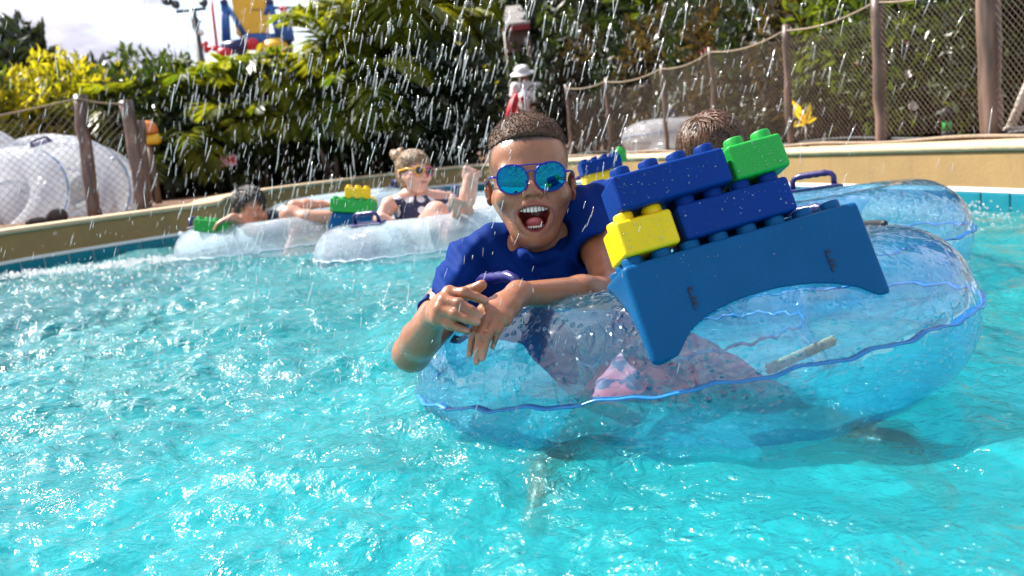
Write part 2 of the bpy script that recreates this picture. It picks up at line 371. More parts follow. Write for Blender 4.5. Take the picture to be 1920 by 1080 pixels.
# ------------------------------------------------------------------ implicit surfaces for bodies (smooth unions of tapered limbs, one continuous mesh)
class SDF:
    def __init__(s, lo, hi, h):
        s.lo = np.asarray(lo, np.float32); s.h = h; s.n = np.ceil((np.asarray(hi) - s.lo) / h).astype(int) + 1
        s.f = np.full(s.n, .06, np.float32)
    def reg(s, lo, hi):
        a = np.clip(np.floor((np.asarray(lo) - s.lo) / s.h).astype(int), 0, s.n); b = np.clip(np.ceil((np.asarray(hi) - s.lo) / s.h).astype(int) + 1, 0, s.n)
        sl = tuple(slice(i, j) for i, j in zip(a, b))
        X = [(s.lo[k] + s.h * np.arange(a[k], b[k], dtype=np.float32)).reshape([-1 if q == k else 1 for q in range(3)]) for k in range(3)]
        return sl, X
    def op(s, fn, lo, hi, k=.008, mode='u'):
        m = k + .012; sl, X = s.reg(np.asarray(lo) - m, np.asarray(hi) + m); a = s.f[sl]
        if a.size == 0: return
        b = fn(*X).astype(np.float32)
        if mode == 'u': h = np.clip(.5 + .5 * (b - a) / k, 0, 1); s.f[sl] = b + (a - b) * (1 - h) - k * h * (1 - h) if False else a * (1 - h) + b * h * 1.0 - k * h * (1 - h) if False else (b * (1 - h2(h)) if False else _smin(a, b, k))
        elif mode == 's': s.f[sl] = -_smin(-a, b, k)
        elif mode == 'i': s.f[sl] = -_smin(-a, -b, k)
        elif mode == 'add': s.f[sl] = a + b
    def cone(s, a, b, ra, rb=None, k=.008, mode='u'):
        rb = ra if rb is None else rb; a = np.asarray(a, float); b = np.asarray(b, float); d = b - a; L2 = max(d @ d, 1e-12)
        def fn(X, Y, Z):
            px, py, pz = X - a[0], Y - a[1], Z - a[2]; t = np.clip((px * d[0] + py * d[1] + pz * d[2]) / L2, 0, 1)
            return np.sqrt((px - t * d[0]) ** 2 + (py - t * d[1]) ** 2 + (pz - t * d[2]) ** 2) - (ra + (rb - ra) * t)
        r = max(ra, rb); s.op(fn, np.minimum(a, b) - r, np.maximum(a, b) + r, k, mode)
    def ell(s, c, r, A=None, k=.008, mode='u'):
        A = np.eye(3) if A is None else np.asarray(A); c = np.asarray(c, float); r = np.asarray(r, float)
        def fn(X, Y, Z):
            p = [X - c[0], Y - c[1], Z - c[2]]; q = [(A[0, j] * p[0] + A[1, j] * p[1] + A[2, j] * p[2]) for j in range(3)]
            k0 = np.sqrt(sum((q[j] / r[j]) ** 2 for j in range(3))); k1 = np.sqrt(sum((q[j] / r[j] ** 2) ** 2 for j in range(3))) + 1e-9
            return k0 * (k0 - 1) / k1
        e = np.sqrt(((A * r) ** 2).sum(1)); s.op(fn, c - e, c + e, k, mode)
    def chain(s, pts, rad, k=.006, mode='u'):
        for i in range(len(pts) - 1): s.cone(pts[i], pts[i + 1], rad[i], rad[i + 1], k, mode)
    def cut(s, p, n, k=.004):
        """remove the half space on the side the normal points to"""
        p = np.asarray(p); n = np.asarray(n) / np.linalg.norm(n); s.f = -_smin(-s.f, -_plane(s, p, n), k)
    def grow(s, fn):
        sl, X = s.reg(s.lo, s.lo + s.h * s.n); s.f += fn(*X).astype(np.float32)
    def mesh(s, smooth=1):
        f = s.f; n = s.n; neg = f < 0; acc = {}
        cells = np.array(n) - 1; N = int(cells.prod()); cid_l = []; pt_l = []; quads = []
        st = (int(cells[1] * cells[2]), int(cells[2]), 1)
        for ax in range(3):
            sa = [slice(None)] * 3; sb = [slice(None)] * 3; sa[ax] = slice(0, -1); sb[ax] = slice(1, None)
            A = neg[tuple(sa)]; B = neg[tuple(sb)]; idx = np.argwhere(A != B)
            if len(idx) == 0: continue
            o1, o2 = [q for q in range(3) if q != ax]
            ok = (idx[:, o1] > 0) & (idx[:, o1] < n[o1] - 1) & (idx[:, o2] > 0) & (idx[:, o2] < n[o2] - 1); idx = idx[ok]
            va = f[tuple(idx.T)]; j = idx.copy(); j[:, ax] += 1; vb = f[tuple(j.T)]; t = va / (va - vb)
            pos = idx.astype(float); pos[:, ax] += t
            cs = []
            for d1, d2 in ((-1, -1), (0, -1), (0, 0), (-1, 0)):
                c = idx.copy(); c[:, o1] += d1; c[:, o2] += d2; ci = c @ np.array(st); cs.append(ci); cid_l.append(ci); pt_l.append(pos)
            q = np.stack(cs, 1); flip = va < 0
            if ax == 1: flip = ~flip
            q[~flip] = q[~flip][:, ::-1]; quads.append(q)
        cid = np.concatenate(cid_l); pt = np.concatenate(pt_l); u, inv = np.unique(cid, return_inverse=True); cnt = np.bincount(inv)
        V = np.stack([np.bincount(inv, pt[:, k]) / cnt for k in range(3)], 1)
        Q = np.searchsorted(u, np.concatenate(quads))
        for _ in range(smooth):
            S = np.zeros_like(V); C = np.zeros(len(V))
            for a, b in ((0, 1), (1, 2), (2, 3), (3, 0)):
                for k in range(3): S[:, k] += np.bincount(Q[:, a], V[Q[:, b], k], len(V)) + np.bincount(Q[:, b], V[Q[:, a], k], len(V))
                C += np.bincount(Q[:, a], minlength=len(V)) + np.bincount(Q[:, b], minlength=len(V))
            V = .5 * V + .5 * S / C[:, None]
        return V * s.h + s.lo, Q
def _smin(a, b, k):
    h = np.maximum(k - np.abs(a - b), 0) / k
    return np.minimum(a, b) - h * h * k * .25
def _plane(s, p, n):
    X = [(s.lo[k] + s.h * np.arange(s.n[k], dtype=np.float32)).reshape([-1 if q == k else 1 for q in range(3)]) for k in range(3)]
    return ((p[0] - X[0]) * n[0] + (p[1] - X[1]) * n[1] + (p[2] - X[2]) * n[2]) * -1
def sdf_op_fix(s, fn, lo, hi, k=.008, mode='u'):
    m = k + .012; sl, X = s.reg(np.asarray(lo) - m, np.asarray(hi) + m); a = s.f[sl]
    if a.size == 0: return
    b = np.broadcast_to(fn(*X), a.shape).astype(np.float32)
    s.f[sl] = _smin(a, b, k) if mode == 'u' else -_smin(-a, b, k) if mode == 's' else a + b
SDF.op = sdf_op_fix

class Head:
    """a head in its own frame: x to the picture's right, y backwards, z up; the eye line is z = 0"""
    def __init__(s, org, A, k=1.0): s.o = np.asarray(org, float); s.A = np.asarray(A, float); s.k = k
    def w(s, p): return s.o + s.k * (s.A @ np.asarray(p, float))
    def l(s, v): return ((v - s.o) @ s.A) / s.k
    def E(s, S, c, r, k=.008, mode='u', rot=None):
        S.ell(s.w(c), np.asarray(r) * s.k, s.A if rot is None else s.A @ rot, k * s.k, mode)
    def C(s, S, a, b, ra, rb=None, k=.008, mode='u'): S.cone(s.w(a), s.w(b), ra * s.k, (ra if rb is None else rb) * s.k, k * s.k, mode)
def rz(a): return np.array([[math.cos(a), -math.sin(a), 0], [math.sin(a), math.cos(a), 0], [0, 0, 1]])
def ry(a): return np.array([[math.cos(a), 0, math.sin(a)], [0, 1, 0], [-math.sin(a), 0, math.cos(a)]])
def rx(a): return np.array([[1, 0, 0], [0, math.cos(a), -math.sin(a)], [0, math.sin(a), math.cos(a)]])
MZ = -.0575
def lip_curve(n=40, zc=MZ, w=.0305, up=.0170, dn=.0320):
    t = np.linspace(0, 2 * math.pi, n, endpoint=False); x = w * np.cos(t); s = np.sin(t)
    z = zc + np.where(s > 0, up * np.abs(s) ** .75, -dn * np.abs(s) ** .95)
    x = x * np.where(s < 0, 1 - .22 * np.abs(s), 1)
    y = -.0912 + 16 * x ** 2 + np.where(s < 0, (zc - z) * .42, 0)
    rad = np.where(s > 0, .0024 + .0010 * np.abs(s), .0024 + .0020 * np.abs(s))
    return np.stack([x, y, z], 1), rad
def add_head(S, H, mouth='open', boy=True):
    E, C = H.E, H.C
    E(S, (0, .008, .034), (.0690, .092, .070), .01)
    E(S, (0, -.030, .034), (.0605, .053, .050), .02)
    E(S, (0, -.028, -.022), (.0595, .056, .058), .02)
    for q in (-1, 1):
        E(S, (q * .037, -.058, -.026), (.0265, .0262, .0225), .016)
        C(S, (q * .054, -.010, -.028), (q * .019, -.056, -.091), .0150, .0120, .02)
        C(S, (q * .012, -.082, .017), (q * .042, -.072, .018), .0085, .007, .016)
        E(S, (q * .030, -.090, .0), (.015, .012, .010), .012, 's')
        E(S, (q * .030, -.0745, .0), (.0125, .0115, .0118), .003)
    top = -.098 if mouth == 'open' else -.086
    C(S, (-.016, -.048, top + .012), (.016, -.048, top + .012), .018, .018, .02)
    E(S, (0, -.0630, top), (.0185, .019, .0155), .016)
    E(S, (0, -.036, -.058), (.040, .050, .050), .022)
    E(S, (0, -.0625, -.050), (.034, .031, .030), .018)
    C(S, (0, -.084, .008), (0, -.0985, -.019), .0072, .0092, .010)
    E(S, (0, -.0995, -.0215), (.0098, .0092, .0082), .006)
    for q in (-1, 1):
        E(S, (q * .0125, -.0915, -.0245), (.0098, .0105, .0080), .006)
        E(S, (q * .0068, -.0995, -.0295), (.0040, .0055, .0030), .003, 's', rz(q * .5))
        C(S, (q * .021, -.0935, -.024), (q * .0375, -.081, -.060), .0036, .0026, .010, 's')
        R_ = rz(q * .42) @ ry(q * .10)
        E(S, (q * .0735, .014, -.0125), (.0058, .0165, .0250), .006, rot=R_)
        E(S, (q * .0785, .006, -.010), (.0042, .0085, .0150), .004, 's', R_)
        E(S, (q * .0775, .0085, -.012), (.0030, .0035, .0090), .003, rot=R_)
    if mouth == 'open':
        E(S, (0, -.088, MZ + .0015), (.0278, .036, .0147), .004, 's')
        E(S, (0, -.085, MZ - .0115), (.0225, .036, .0185), .004, 's')
        p, r = lip_curve()
        for i in range(len(p)): C(S, p[i], p[(i + 1) % len(p)], r[i], r[(i + 1) % len(p)], .0045)
    else:
        C(S, (-.017, -.086, MZ + .011), (.017, -.086, MZ + .011), .0048, .0048, .005)
        C(S, (0, -.0925, MZ + .013), (0, -.0925, MZ + .013), .0052, .0052, .006)
        C(S, (-.014, -.086, MZ + .003), (.014, -.086, MZ + .003), .0055, .0055, .005)
        C(S, (-.021, -.090, MZ + .0075), (.021, -.090, MZ + .0075), .0012, .0012, .003, 's')
def sm(e0, e1, x): t = np.clip((x - e0) / (e1 - e0), 0, 1); return t * t * (3 - 2 * t)
def mixc(c, col, m): return c * (1 - m[:, None]) + np.asarray(col) * m[:, None]
def head_cols(H, v, c, mouth='open', lip=(.25, .055, .045), hair=None, fade=0):
    """colours that belong to the skin itself: lips, mouth lining, stubble of the shaved sides, cheeks"""
    q = H.l(v); near = (np.abs(q[:, 0]) < .1) & (np.abs(q[:, 1]) < .13) & (q[:, 2] > -.13) & (q[:, 2] < .13)
    i = np.where(near)[0]; p = q[i]; cc = c[i]
    if mouth == 'open':
        lp, lr = lip_curve(80); d = np.min(np.linalg.norm(p[:, None, :] - lp[None], axis=2), axis=1) if len(p) < 60000 else np.concatenate([np.min(np.linalg.norm(a[:, None, :] - lp[None], axis=2), axis=1) for a in np.array_split(p, 40)])
        cc = mixc(cc, lip, 1 - sm(.0046, .0062, d))
        ins = sm(.0025, .006, p[:, 1] - (-.0912 + 16 * p[:, 0] ** 2)) * (((p[:, 0] / .025) ** 2 + ((p[:, 2] - MZ + .005) / .0255) ** 2) < 1.0) * (p[:, 1] < -.035)
        cc = mixc(cc, (.16, .018, .018), ins.astype(float))
    else:
        m = (((p[:, 0] / .021) ** 2 + ((p[:, 2] - MZ - .0075) / .0085) ** 2) < 1) & (p[:, 1] < -.07); cc = mixc(cc, lip, m * .8)
    if fade:
        s = sm(-.050, -.034, p[:, 1] + .25 * np.clip(.02 - p[:, 2], 0, 1)) * sm(-.012, .03, p[:, 2] - np.where(np.abs(p[:, 1]) < .03, .0, 0)) * (np.abs(p[:, 0]) < .0745)
        top = sm(.060, .068, p[:, 2]); n = .5 + .5 * fnoise(p[:, 0], p[:, 1], p[:, 2], 260, 4)
        cc = mixc(cc, hair, np.clip(np.maximum(s * (.62 + .34 * sm(.02, .06, p[:, 2])) * (.8 + .4 * n), top), 0, 1))
        br = sm(.006, .003, np.abs(p[:, 2] - .0205 + 2.2 * (np.abs(p[:, 0]) - .030) ** 2 / .03)) * sm(.010, .014, np.abs(p[:, 0])) * sm(.056, .050, np.abs(p[:, 0])) * (p[:, 1] < -.05); cc = mixc(cc, hair, br * .8)
    c[i] = cc
    return c
def skin_mat(name, rough=.36, sss=.12):
    m, t = mat(name); g = NT(t); tc = g.n('ShaderNodeTexCoord'); a = g.n('ShaderNodeAttribute', attribute_name='Col')
    n1 = g.n('ShaderNodeTexNoise', {'Vector': tc.outputs['Object'], 'Scale': 34.0, 'Detail': 6.0}); mr = g.n('ShaderNodeMapRange', {'Value': n1.outputs['Fac'], 1: .3, 2: .7, 3: .80, 4: 1.16})
    mul = g.n('ShaderNodeVectorMath', {0: a.outputs['Color'], 1: mr.outputs[0]}, operation='MULTIPLY')
    n2 = g.n('ShaderNodeTexNoise', {'Vector': tc.outputs['Object'], 'Scale': 420.0, 'Detail': 2.0}); n3 = g.n('ShaderNodeTexVoronoi', {'Vector': tc.outputs['Object'], 'Scale': 230.0})
    dr = g.n('ShaderNodeMapRange', {'Value': n3.outputs['Distance'], 1: .0, 2: .35, 3: 1.0, 4: 0.0}); ad = g.n('ShaderNodeMath', {0: n2.outputs['Fac'], 1: dr.outputs[0]}, operation='ADD')
    b = g.n('ShaderNodeBump', {'Height': ad.outputs[0], 'Strength': .22, 'Distance': .0015})
    p = g.n('ShaderNodeBsdfPrincipled', {'Base Color': mul.outputs[0], 'Roughness': rough, 'Specular IOR Level': .5, 'Normal': b.outputs[0], 'Subsurface Weight': sss, 'Subsurface Scale': .006, 'Coat Weight': .25, 'Coat Roughness': .18})
    p.inputs['Subsurface Radius'].default_value = (1, .35, .2)
    o = g.n('ShaderNodeOutputMaterial'); g.l(p.outputs[0], o.inputs[0]); return m

# ------------------------------------------------------------------ the boy in the blue shirt
m_skin = skin_mat('wet_skin')
SK = np.array((.315, .122, .055)); HAIRC = (.034, .018, .011)
boy = empty('person', P(1200, 700, 1.72), 'laughing boy in a royal blue shirt and mirrored sunglasses leaning over a clear swim ring', 'person')
def child(o, parent):
    """parent while leaving the world-space mesh where it is"""
    o.parent = parent; o.matrix_parent_inverse = Matrix.Translation(-Vector(parent.location)); return o
th = R(5.0)
hX = math.cos(th) * RC + math.sin(th) * UC; hZ = math.cos(th) * UC - math.sin(th) * RC; hY = FW.copy()
ph = R(4); hZ, hY = hZ * math.cos(ph) - hY * math.sin(ph) * -1 * -1, hY * math.cos(ph) + hZ * math.sin(ph)   # chin slightly forward
HA = np.stack([hX, hY, hZ], 1)
eye = P(996, 336, 1.585)
HB = Head(eye + .083 * hY, HA, 1.0)
neck = P(1012, 470, 1.71); Rsh = P(893, 500, 1.70); Lsh = P(1112, 402, 1.73)
chest = P(1012, 545, 1.77); belly = P(1110, 630, 1.77); pelvis = P(1225, 715, 1.73)
Rel = P(772, 662, 1.50); Rwr = P(818, 588, 1.40)
Lel = P(1150, 548, 1.55); Lwr = P(972, 551, 1.42)
S = SDF(np.min([Rel, pelvis, Rwr, Lwr, chest], 0) - (.12, .12, .18), np.max([Rel, pelvis, Lsh, HB.o, chest], 0) + (.12, .14, .16), .0022)
add_head(S, HB)
S.cone(neck + (0, .01, .05), neck + (0, .02, -.01), .036, .041, .03)
S.cone(neck + (0, .02, -.02), (Rsh + neck) / 2, .045, .042, .03); S.cone(neck + (0, .02, -.02), (Lsh + neck) / 2, .045, .042, .03)
S.chain([(Rsh + neck) / 2, Rsh], [.045, .043], .03); S.chain([(Lsh + neck) / 2, Lsh], [.045, .043], .03)
S.cone(neck + (0, .03, -.05), chest, .07, .085, .04); S.chain([chest, belly, pelvis], [.085, .082, .088], .04)
S.chain([Rsh, .5 * (Rsh + Rel), Rel], [.042, .037, .029], .012); S.chain([Lsh, .55 * Lsh + .45 * Lel, Lel], [.042, .037, .029], .012)
S.chain([Rel, .62 * Rel + .38 * Rwr, Rwr], [.0275, .0285, .0185], .012); S.chain([Lel, .65 * Lel + .35 * Lwr, Lwr], [.0265, .0265, .0175], .012)
def hp(x, y, d): return P(740 + x / 5.4, 510 + y / 5.4, d)
# right hand (picture left): back of the hand towards us, fingers to the right
rk = [hp(555, 215, 1.365), hp(490, 290, 1.350), hp(455, 380, 1.345), hp(440, 470, 1.350)]
for q in rk: S.cone(Rwr, q, .0150, .0098, .010)
S.cone(rk[0], rk[3], .009, .009, .01); S.cone(.5 * (Rwr + rk[0]), .5 * (Rwr + rk[3]), .0135, .0125, .012)
RF = [[rk[0], hp(705, 212, 1.352), hp(825, 255, 1.353), hp(912, 286, 1.357)], [rk[1], hp(650, 322, 1.338), hp(775, 390, 1.334), hp(858, 440, 1.336)],
      [rk[2], hp(610, 430, 1.334), hp(730, 475, 1.330), hp(832, 508, 1.332)], [rk[3], hp(555, 528, 1.340), hp(640, 568, 1.338), hp(722, 596, 1.341)]]
for f_, w_ in zip(RF, (1, 1.02, 1, .86)): S.chain(f_, np.array([.0092, .0078, .0070, .0061]) * w_, .0022)
for f_ in RF: S.ell(f_[1], (.0081, .0081, .0081), k=.004)
S.chain([Rwr + .3 * (rk[0] - Rwr), hp(640, 250, 1.395), hp(770, 200, 1.395), hp(882, 130, 1.390)], [.015, .0125, .0098, .0078], .004)
# left hand: hanging over the ring, fingers down
lk = [hp(905, 400, 1.372), hp(965, 425, 1.360), hp(1045, 455, 1.356), hp(1110, 480, 1.362)]
for q in lk: S.cone(Lwr, q, .0150, .0098, .010)
S.cone(lk[0], lk[3], .009, .009, .01); S.cone(.45 * Lwr + .55 * lk[0], .45 * Lwr + .55 * lk[3], .0125, .0115, .012)
LF = [[lk[0], hp(805, 612, 1.350), hp(772, 730, 1.348), hp(758, 832, 1.350)], [lk[1], hp(866, 645, 1.338), hp(838, 785, 1.335), hp(826, 905, 1.338)],
      [lk[2], hp(948, 645, 1.334), hp(914, 770, 1.331), hp(890, 868, 1.334)], [lk[3], hp(1050, 585, 1.345), hp(1018, 680, 1.345), hp(1000, 742, 1.350)]]
for f_, w_ in zip(LF, (1, 1.04, 1.0, .86)): S.chain(f_, np.array([.0084, .0059, .0053, .0048]) * w_, .0006)
for f_ in LF: S.ell(f_[1], (.0067, .0067, .0067), k=.003)
S.chain([Lwr + .3 * (lk[0] - Lwr), hp(930, 360, 1.40), hp(880, 470, 1.40), hp(840, 540, 1.395)], [.014, .0115, .0095, .0078], .004)
# legs reach under the ring into the water
k1 = P(1120, 832, 1.55); a1 = P(1030, 893, 1.36); k2 = P(1450, 795, 1.57); a2 = P(1690, 850, 1.38)
v, q = S.mesh(1)
col = np.tile(SK, (len(v), 1)) * (1 + .10 * fnoise(v[:, 0], v[:, 1], v[:, 2], 9, 1))[:, None]
col = head_cols(HB, v, col, hair=HAIRC, fade=1)
hl = HB.l(v); ck = np.exp(-(((np.abs(hl[:, 0]) - .038) / .018) ** 2 + ((hl[:, 2] + .028) / .018) ** 2)) * (hl[:, 1] < -.04); col = mixc(col, (.36, .13, .07), ck * .5)
tipz = np.zeros(len(v))
for f_ in RF + LF: tipz = np.maximum(tipz, np.exp(-(np.linalg.norm(v - f_[3], axis=1) / .010) ** 2))
kn = np.zeros(len(v))
for f_ in RF + LF: kn = np.maximum(kn, np.maximum(np.exp(-(np.linalg.norm(v - f_[1], axis=1) / .009) ** 2), np.exp(-(np.linalg.norm(v - f_[0], axis=1) / .010) ** 2)))
col = mixc(col, (.44, .20, .13), tipz * .75); col = mixc(col, (.19, .07, .035), kn * .45)
me = mesh_np('body', v, q); set_col(me, col); child(link('body', me, m_skin), boy)
# finger nails
m_nail = pmat('finger_nail', (.46, .20, .145), rough=.2, var=.05, vscale=60)
for f_ in RF + LF:
    d = f_[3] - f_[2]; d /= np.linalg.norm(d); n = -FW - d * (-FW @ d) + .35 * UC; n -= d * (n @ d); n /= np.linalg.norm(n)
    b = MB().ball((0, 0, 0), (.0052, .0038, .0011), 10, 6); o = link('finger_nail', b.mesh('finger_nail'), m_nail)
    mw = frame(d, n, f_[3] + n * .0047 - d * .0004); child(o, boy); o.matrix_world = mw; o.matrix_parent_inverse = Matrix.Translation(-boy.location); o.matrix_basis = mw
# legs: a second mesh of the same skin below the shorts is avoided: they are grown in the same body of the shorts' part
S = SDF(np.min([k1, a1, k2, a2, pelvis], 0) - .12, np.max([k1, a1, k2, a2, pelvis], 0) + .12, .005)
h1 = P(1190, 738, 1.63); h2_ = P(1300, 722, 1.62)
S.chain([h1, k1], [.062, .046], .02); S.chain([h2_, k2], [.062, .046], .02); S.chain([k1, .6 * k1 + .4 * a1, a1], [.045, .040, .027], .02); S.chain([k2, .6 * k2 + .4 * a2, a2], [.045, .040, .027], .02)
for a_, k_ in ((a1, k1), (a2, k2)):
    d = (a_ - k_) / np.linalg.norm(a_ - k_); S.cone(a_ - d * .01, a_ + d * .07 + np.array((0, .0, -.05)), .026, .018, .02)
v, q = S.mesh(1); me = mesh_np('leg', v, q); set_col(me, np.tile(SK * .9, (len(v), 1))); child(link('leg', me, m_skin), boy)
# shorts
m_short, t_ = mat('shorts_print'); g = NT(t_); tc = g.n('ShaderNodeTexCoord')
nz = g.n('ShaderNodeTexNoise', {'Vector': tc.outputs['Object'], 'Scale': 30.0, 'Detail': 3.0, 'Distortion': 1.2}); rp = g.n('ShaderNodeValToRGB', {0: nz.outputs['Fac']})
rp.color_ramp.elements[0].position = .47; rp.color_ramp.elements[0].color = (.58, .10, .16, 1); rp.color_ramp.elements[1].position = .53; rp.color_ramp.elements[1].color = (.02, .03, .12, 1)
p = g.n('ShaderNodeBsdfPrincipled', {'Base Color': rp.outputs[0], 'Roughness': .6}); o_ = g.n('ShaderNodeOutputMaterial'); g.l(p.outputs[0], o_.inputs[0])
S = SDF(np.min([k1, k2, pelvis, h1], 0) - .13, np.max([k1, k2, pelvis, h2_], 0) + .15, .005)
S.cone(.12 * belly + .88 * pelvis, .5 * (h1 + h2_), .106, .098, .03)
S.chain([h1, -.02 * h1 + 1.02 * k1], [.078, .062], .03); S.chain([h2_, .05 * h2_ + .95 * k2], [.078, .064], .03)
S.grow(lambda X, Y, Z: .003 * np.sin(X * 90 + 3 * np.sin(Z * 40)) * np.sin(Z * 50 + Y * 60))
v, q = S.mesh(1); child(link('shorts', mesh_np('shorts', v, q), m_short), boy)
# shirt
m_shirt = pmat('royal_blue_shirt', (.001, .021, .145), rough=.7, spec=.06, var=.16, vscale=14, bump=.12, bscale=500)
S = SDF(np.min([Rel, pelvis, chest], 0) - (.12, .14, .12), np.max([Lsh, pelvis, chest, neck], 0) + (.12, .14, .13), .003)
S.cone(neck + (0, .02, -.02), (Rsh + neck) / 2, .052, .050, .03); S.cone(neck + (0, .02, -.02), (Lsh + neck) / 2, .052, .050, .03)
S.chain([(Rsh + neck) / 2, Rsh], [.052, .052], .03); S.chain([(Lsh + neck) / 2, Lsh], [.054, .054], .03)
S.cone(neck + (0, .03, -.05), chest, .080, .096, .05); S.chain([chest, belly, .12 * belly + .88 * pelvis], [.098, .096, .106], .05)
S.cone(chest + .05 * RC, Lsh - .06 * UC, .07, .05, .05); S.cone(chest - .06 * RC, Rsh - .04 * UC, .07, .05, .05)
S.ell(P(1008, 540, 1.672), (.060, .024, .045), np.stack([RC, FW, UC], 1), .04)
Rh = .36 * Rsh + .64 * Rel + .012 * RC; Lh = .44 * Lsh + .56 * Lel
S.chain([Rsh, Rh], [.053, .049], .03); S.chain([Lsh, Lh], [.054, .052], .03)
def folds(X, Y, Z):
    u = (X * RC[0] + Y * RC[1] + Z * RC[2]); w = (X * UC[0] + Y * UC[1] + Z * UC[2])
    a = np.sin(70 * (u + .55 * w) + 3.0 * np.sin(17 * w + 9 * u)); b = np.sin(55 * (w * .8 - u * .5) + 2.5 * np.sin(23 * u)); c = np.sin(38 * (u - .2 * w) + 2 * np.sin(31 * w))
    return .0052 * a * np.abs(a) + .0044 * b * np.abs(b) + .0030 * c
S.grow(folds)
# openings: neck and sleeve ends
S.cone(neck + (0, .005, .085), neck + (0, 0, 0), .052, .045, .004, 's'); S.cone(P(987, 443, 1.650), P(1034, 438, 1.650), .034, .034, .006, 's'); S.cone(P(987, 443, 1.62), P(1034, 438, 1.62), .034, .034, .006, 's')
colp = [P(950, 436, 1.715), P(962, 460, 1.675), P(984, 479, 1.650), (P(1010, 485, 1.643)), P(1036, 477, 1.650), P(1056, 458, 1.672), P(1070, 434, 1.71)]
S.chain(colp, [.0075] * 7, .012)
for sh_, hm_, el_ in ((Rsh, Rh, Rel), (Lsh, Lh, Lel)):
    d = (el_ - sh_) / np.linalg.norm(el_ - sh_)
    sl, X = S.reg(hm_ - .14, hm_ + .14); a = S.f[sl]; pl = (X[0] - hm_[0]) * d[0] + (X[1] - hm_[1]) * d[1] + (X[2] - hm_[2]) * d[2]
    rr = np.sqrt((X[0] - hm_[0]) ** 2 + (X[1] - hm_[1]) ** 2 + (X[2] - hm_[2]) ** 2)
    S.f[sl] = np.where(rr < .11, np.maximum(a, np.minimum(pl, .02)), a)
    S.cone(hm_ - d * .03, hm_ + d * .1, .0435, .046, .004, 's')
v, q = S.mesh(1); child(link('shirt', mesh_np('shirt', v, q), m_shirt), boy)
# hair: a cap of tight curls
m_hair = pmat('curly_hair', (.080, .042, .024), rough=.65, spec=.25, var=.5, vscale=120)
S = SDF(HB.o - .13, HB.o + .15, .0028)
HB.E(S, (0, .008, .034), (.0715, .094, .0745), .01); HB.E(S, (0, .004, .060), (.064, .082, .0585), .012)
S.cut(HB.w((0, -.03, .0595)), HB.A @ np.array((0, -.30, -1.0)), .004)
for q in (-1, 1): S.cut(HB.w((q * .0655, 0, .06)), HB.A @ np.array((q * 1.0, 0, -.25)), .008)
S.grow(lambda X, Y, Z: .0011 * np.sin(900 * X + 300 * Z) * np.sin(800 * Y + 350 * Z) + .0010 * np.sin(700 * Z + 500 * X) * np.sin(650 * X - 420 * Y) - .0006)
hv, hq = S.mesh(0); hair = child(link('hair', mesh_np('hair', hv, hq), m_hair), boy)
b = MB(); rr = np.random.default_rng(3); base = MB().ball((0, 0, 0), (1, 1, 1), 5, 4); bv = np.array(base.v)
for k_ in rr.choice(len(hv), min(7000, len(hv)), replace=False):
    r0 = rr.uniform(.0006, .0015); b.add(hv[k_] + rr.normal(size=3) * .0009 + (bv * r0 * rr.uniform(.6, 1.4, 3)) @ rz(rr.uniform(0, 6)).T, base.f)
o = b.build('curls', m_hair, hair); o['kind'] = 'stuff'; o.matrix_parent_inverse = Matrix.Translation(-boy.location) if False else Matrix(); o.location = (0, 0, 0)

# teeth and tongue
m_teeth = pmat('teeth', (.80, .77, .68), rough=.18, var=.04, vscale=60, coat=.3)
b = MB()
for i in range(8):
    x = (i - 3.5) * .0060; hgt = (.0106, .0096, .0094, .0080)[int(abs(i - 3.5))]; b.box(HB.w((x, -.0868 + 20 * x * x, MZ + .0118 - hgt / 2 + .0012)), (.0056, .0042, hgt), HA @ rz(x * 34), .0014)
child(b.build('teeth', m_teeth), boy)['kind'] = 'stuff'
b = MB()
for i in range(8):
    x = (i - 3.5) * .0043; b.box(HB.w((x, -.0735 + 26 * x * x, MZ - .0215)), (.0040, .0036, .0050), HA @ rz(x * 34), .0012)
child(b.build('lower_teeth', m_teeth), boy)['kind'] = 'stuff'
m_tong = pmat('tongue', (.50, .10, .10), rough=.25, var=.15, vscale=90, bump=.3, bscale=500, coat=.4)
b = MB().ball(HB.w((0, -.060, MZ - .0165)), (.0165, .024, .0095), 20, 14, HA @ rx(-.35)); child(b.build('tongue', m_tong), boy)
# sunglasses: mirrored aviators
m_frame = pmat('blue_metal_frame', (.02, .03, .30), rough=.25, metal=.6, var=.1)
m_lens, t_ = mat('mirror_lens'); g = NT(t_); tc = g.n('ShaderNodeTexCoord'); sp = g.n('ShaderNodeSeparateXYZ', {0: tc.outputs['Generated']})
lw = g.n('ShaderNodeLayerWeight', {0: .35}); rp = g.n('ShaderNodeValToRGB', {0: lw.outputs['Facing']}); e = rp.color_ramp.elements
e[0].position = 0; e[0].color = (.008, .22, .29, 1); e[1].position = .55; e[1].color = (.008, .04, .38, 1)
gl = g.n('ShaderNodeBsdfGlossy', {'Color': rp.outputs[0], 'Roughness': .03}); dfb = g.n('ShaderNodeBsdfDiffuse', {'Color': (.0, .05, .16, 1)})
ms = g.n('ShaderNodeMixShader', {0: .72, 1: dfb.outputs[0], 2: gl.outputs[0]}); o_ = g.n('ShaderNodeOutputMaterial'); g.l(ms.outputs[0], o_.inputs[0])
def aviator(n=48):
    t = np.linspace(0, 2 * math.pi, n, endpoint=False); c, s_ = np.cos(t), np.sin(t)
    x = .0252 * np.sign(c) * np.abs(c) ** .86; z = .0236 * np.sign(s_) * np.abs(s_) ** .86
    x = x + np.where(z < 0, -.006 * (z / .0228) ** 2 * np.sign(c) * .25, 0); return x, z
glasses = empty('sunglasses'); child(glasses, boy); glasses.location = Vector(HB.o); glasses.matrix_parent_inverse = Matrix.Translation(-boy.location)
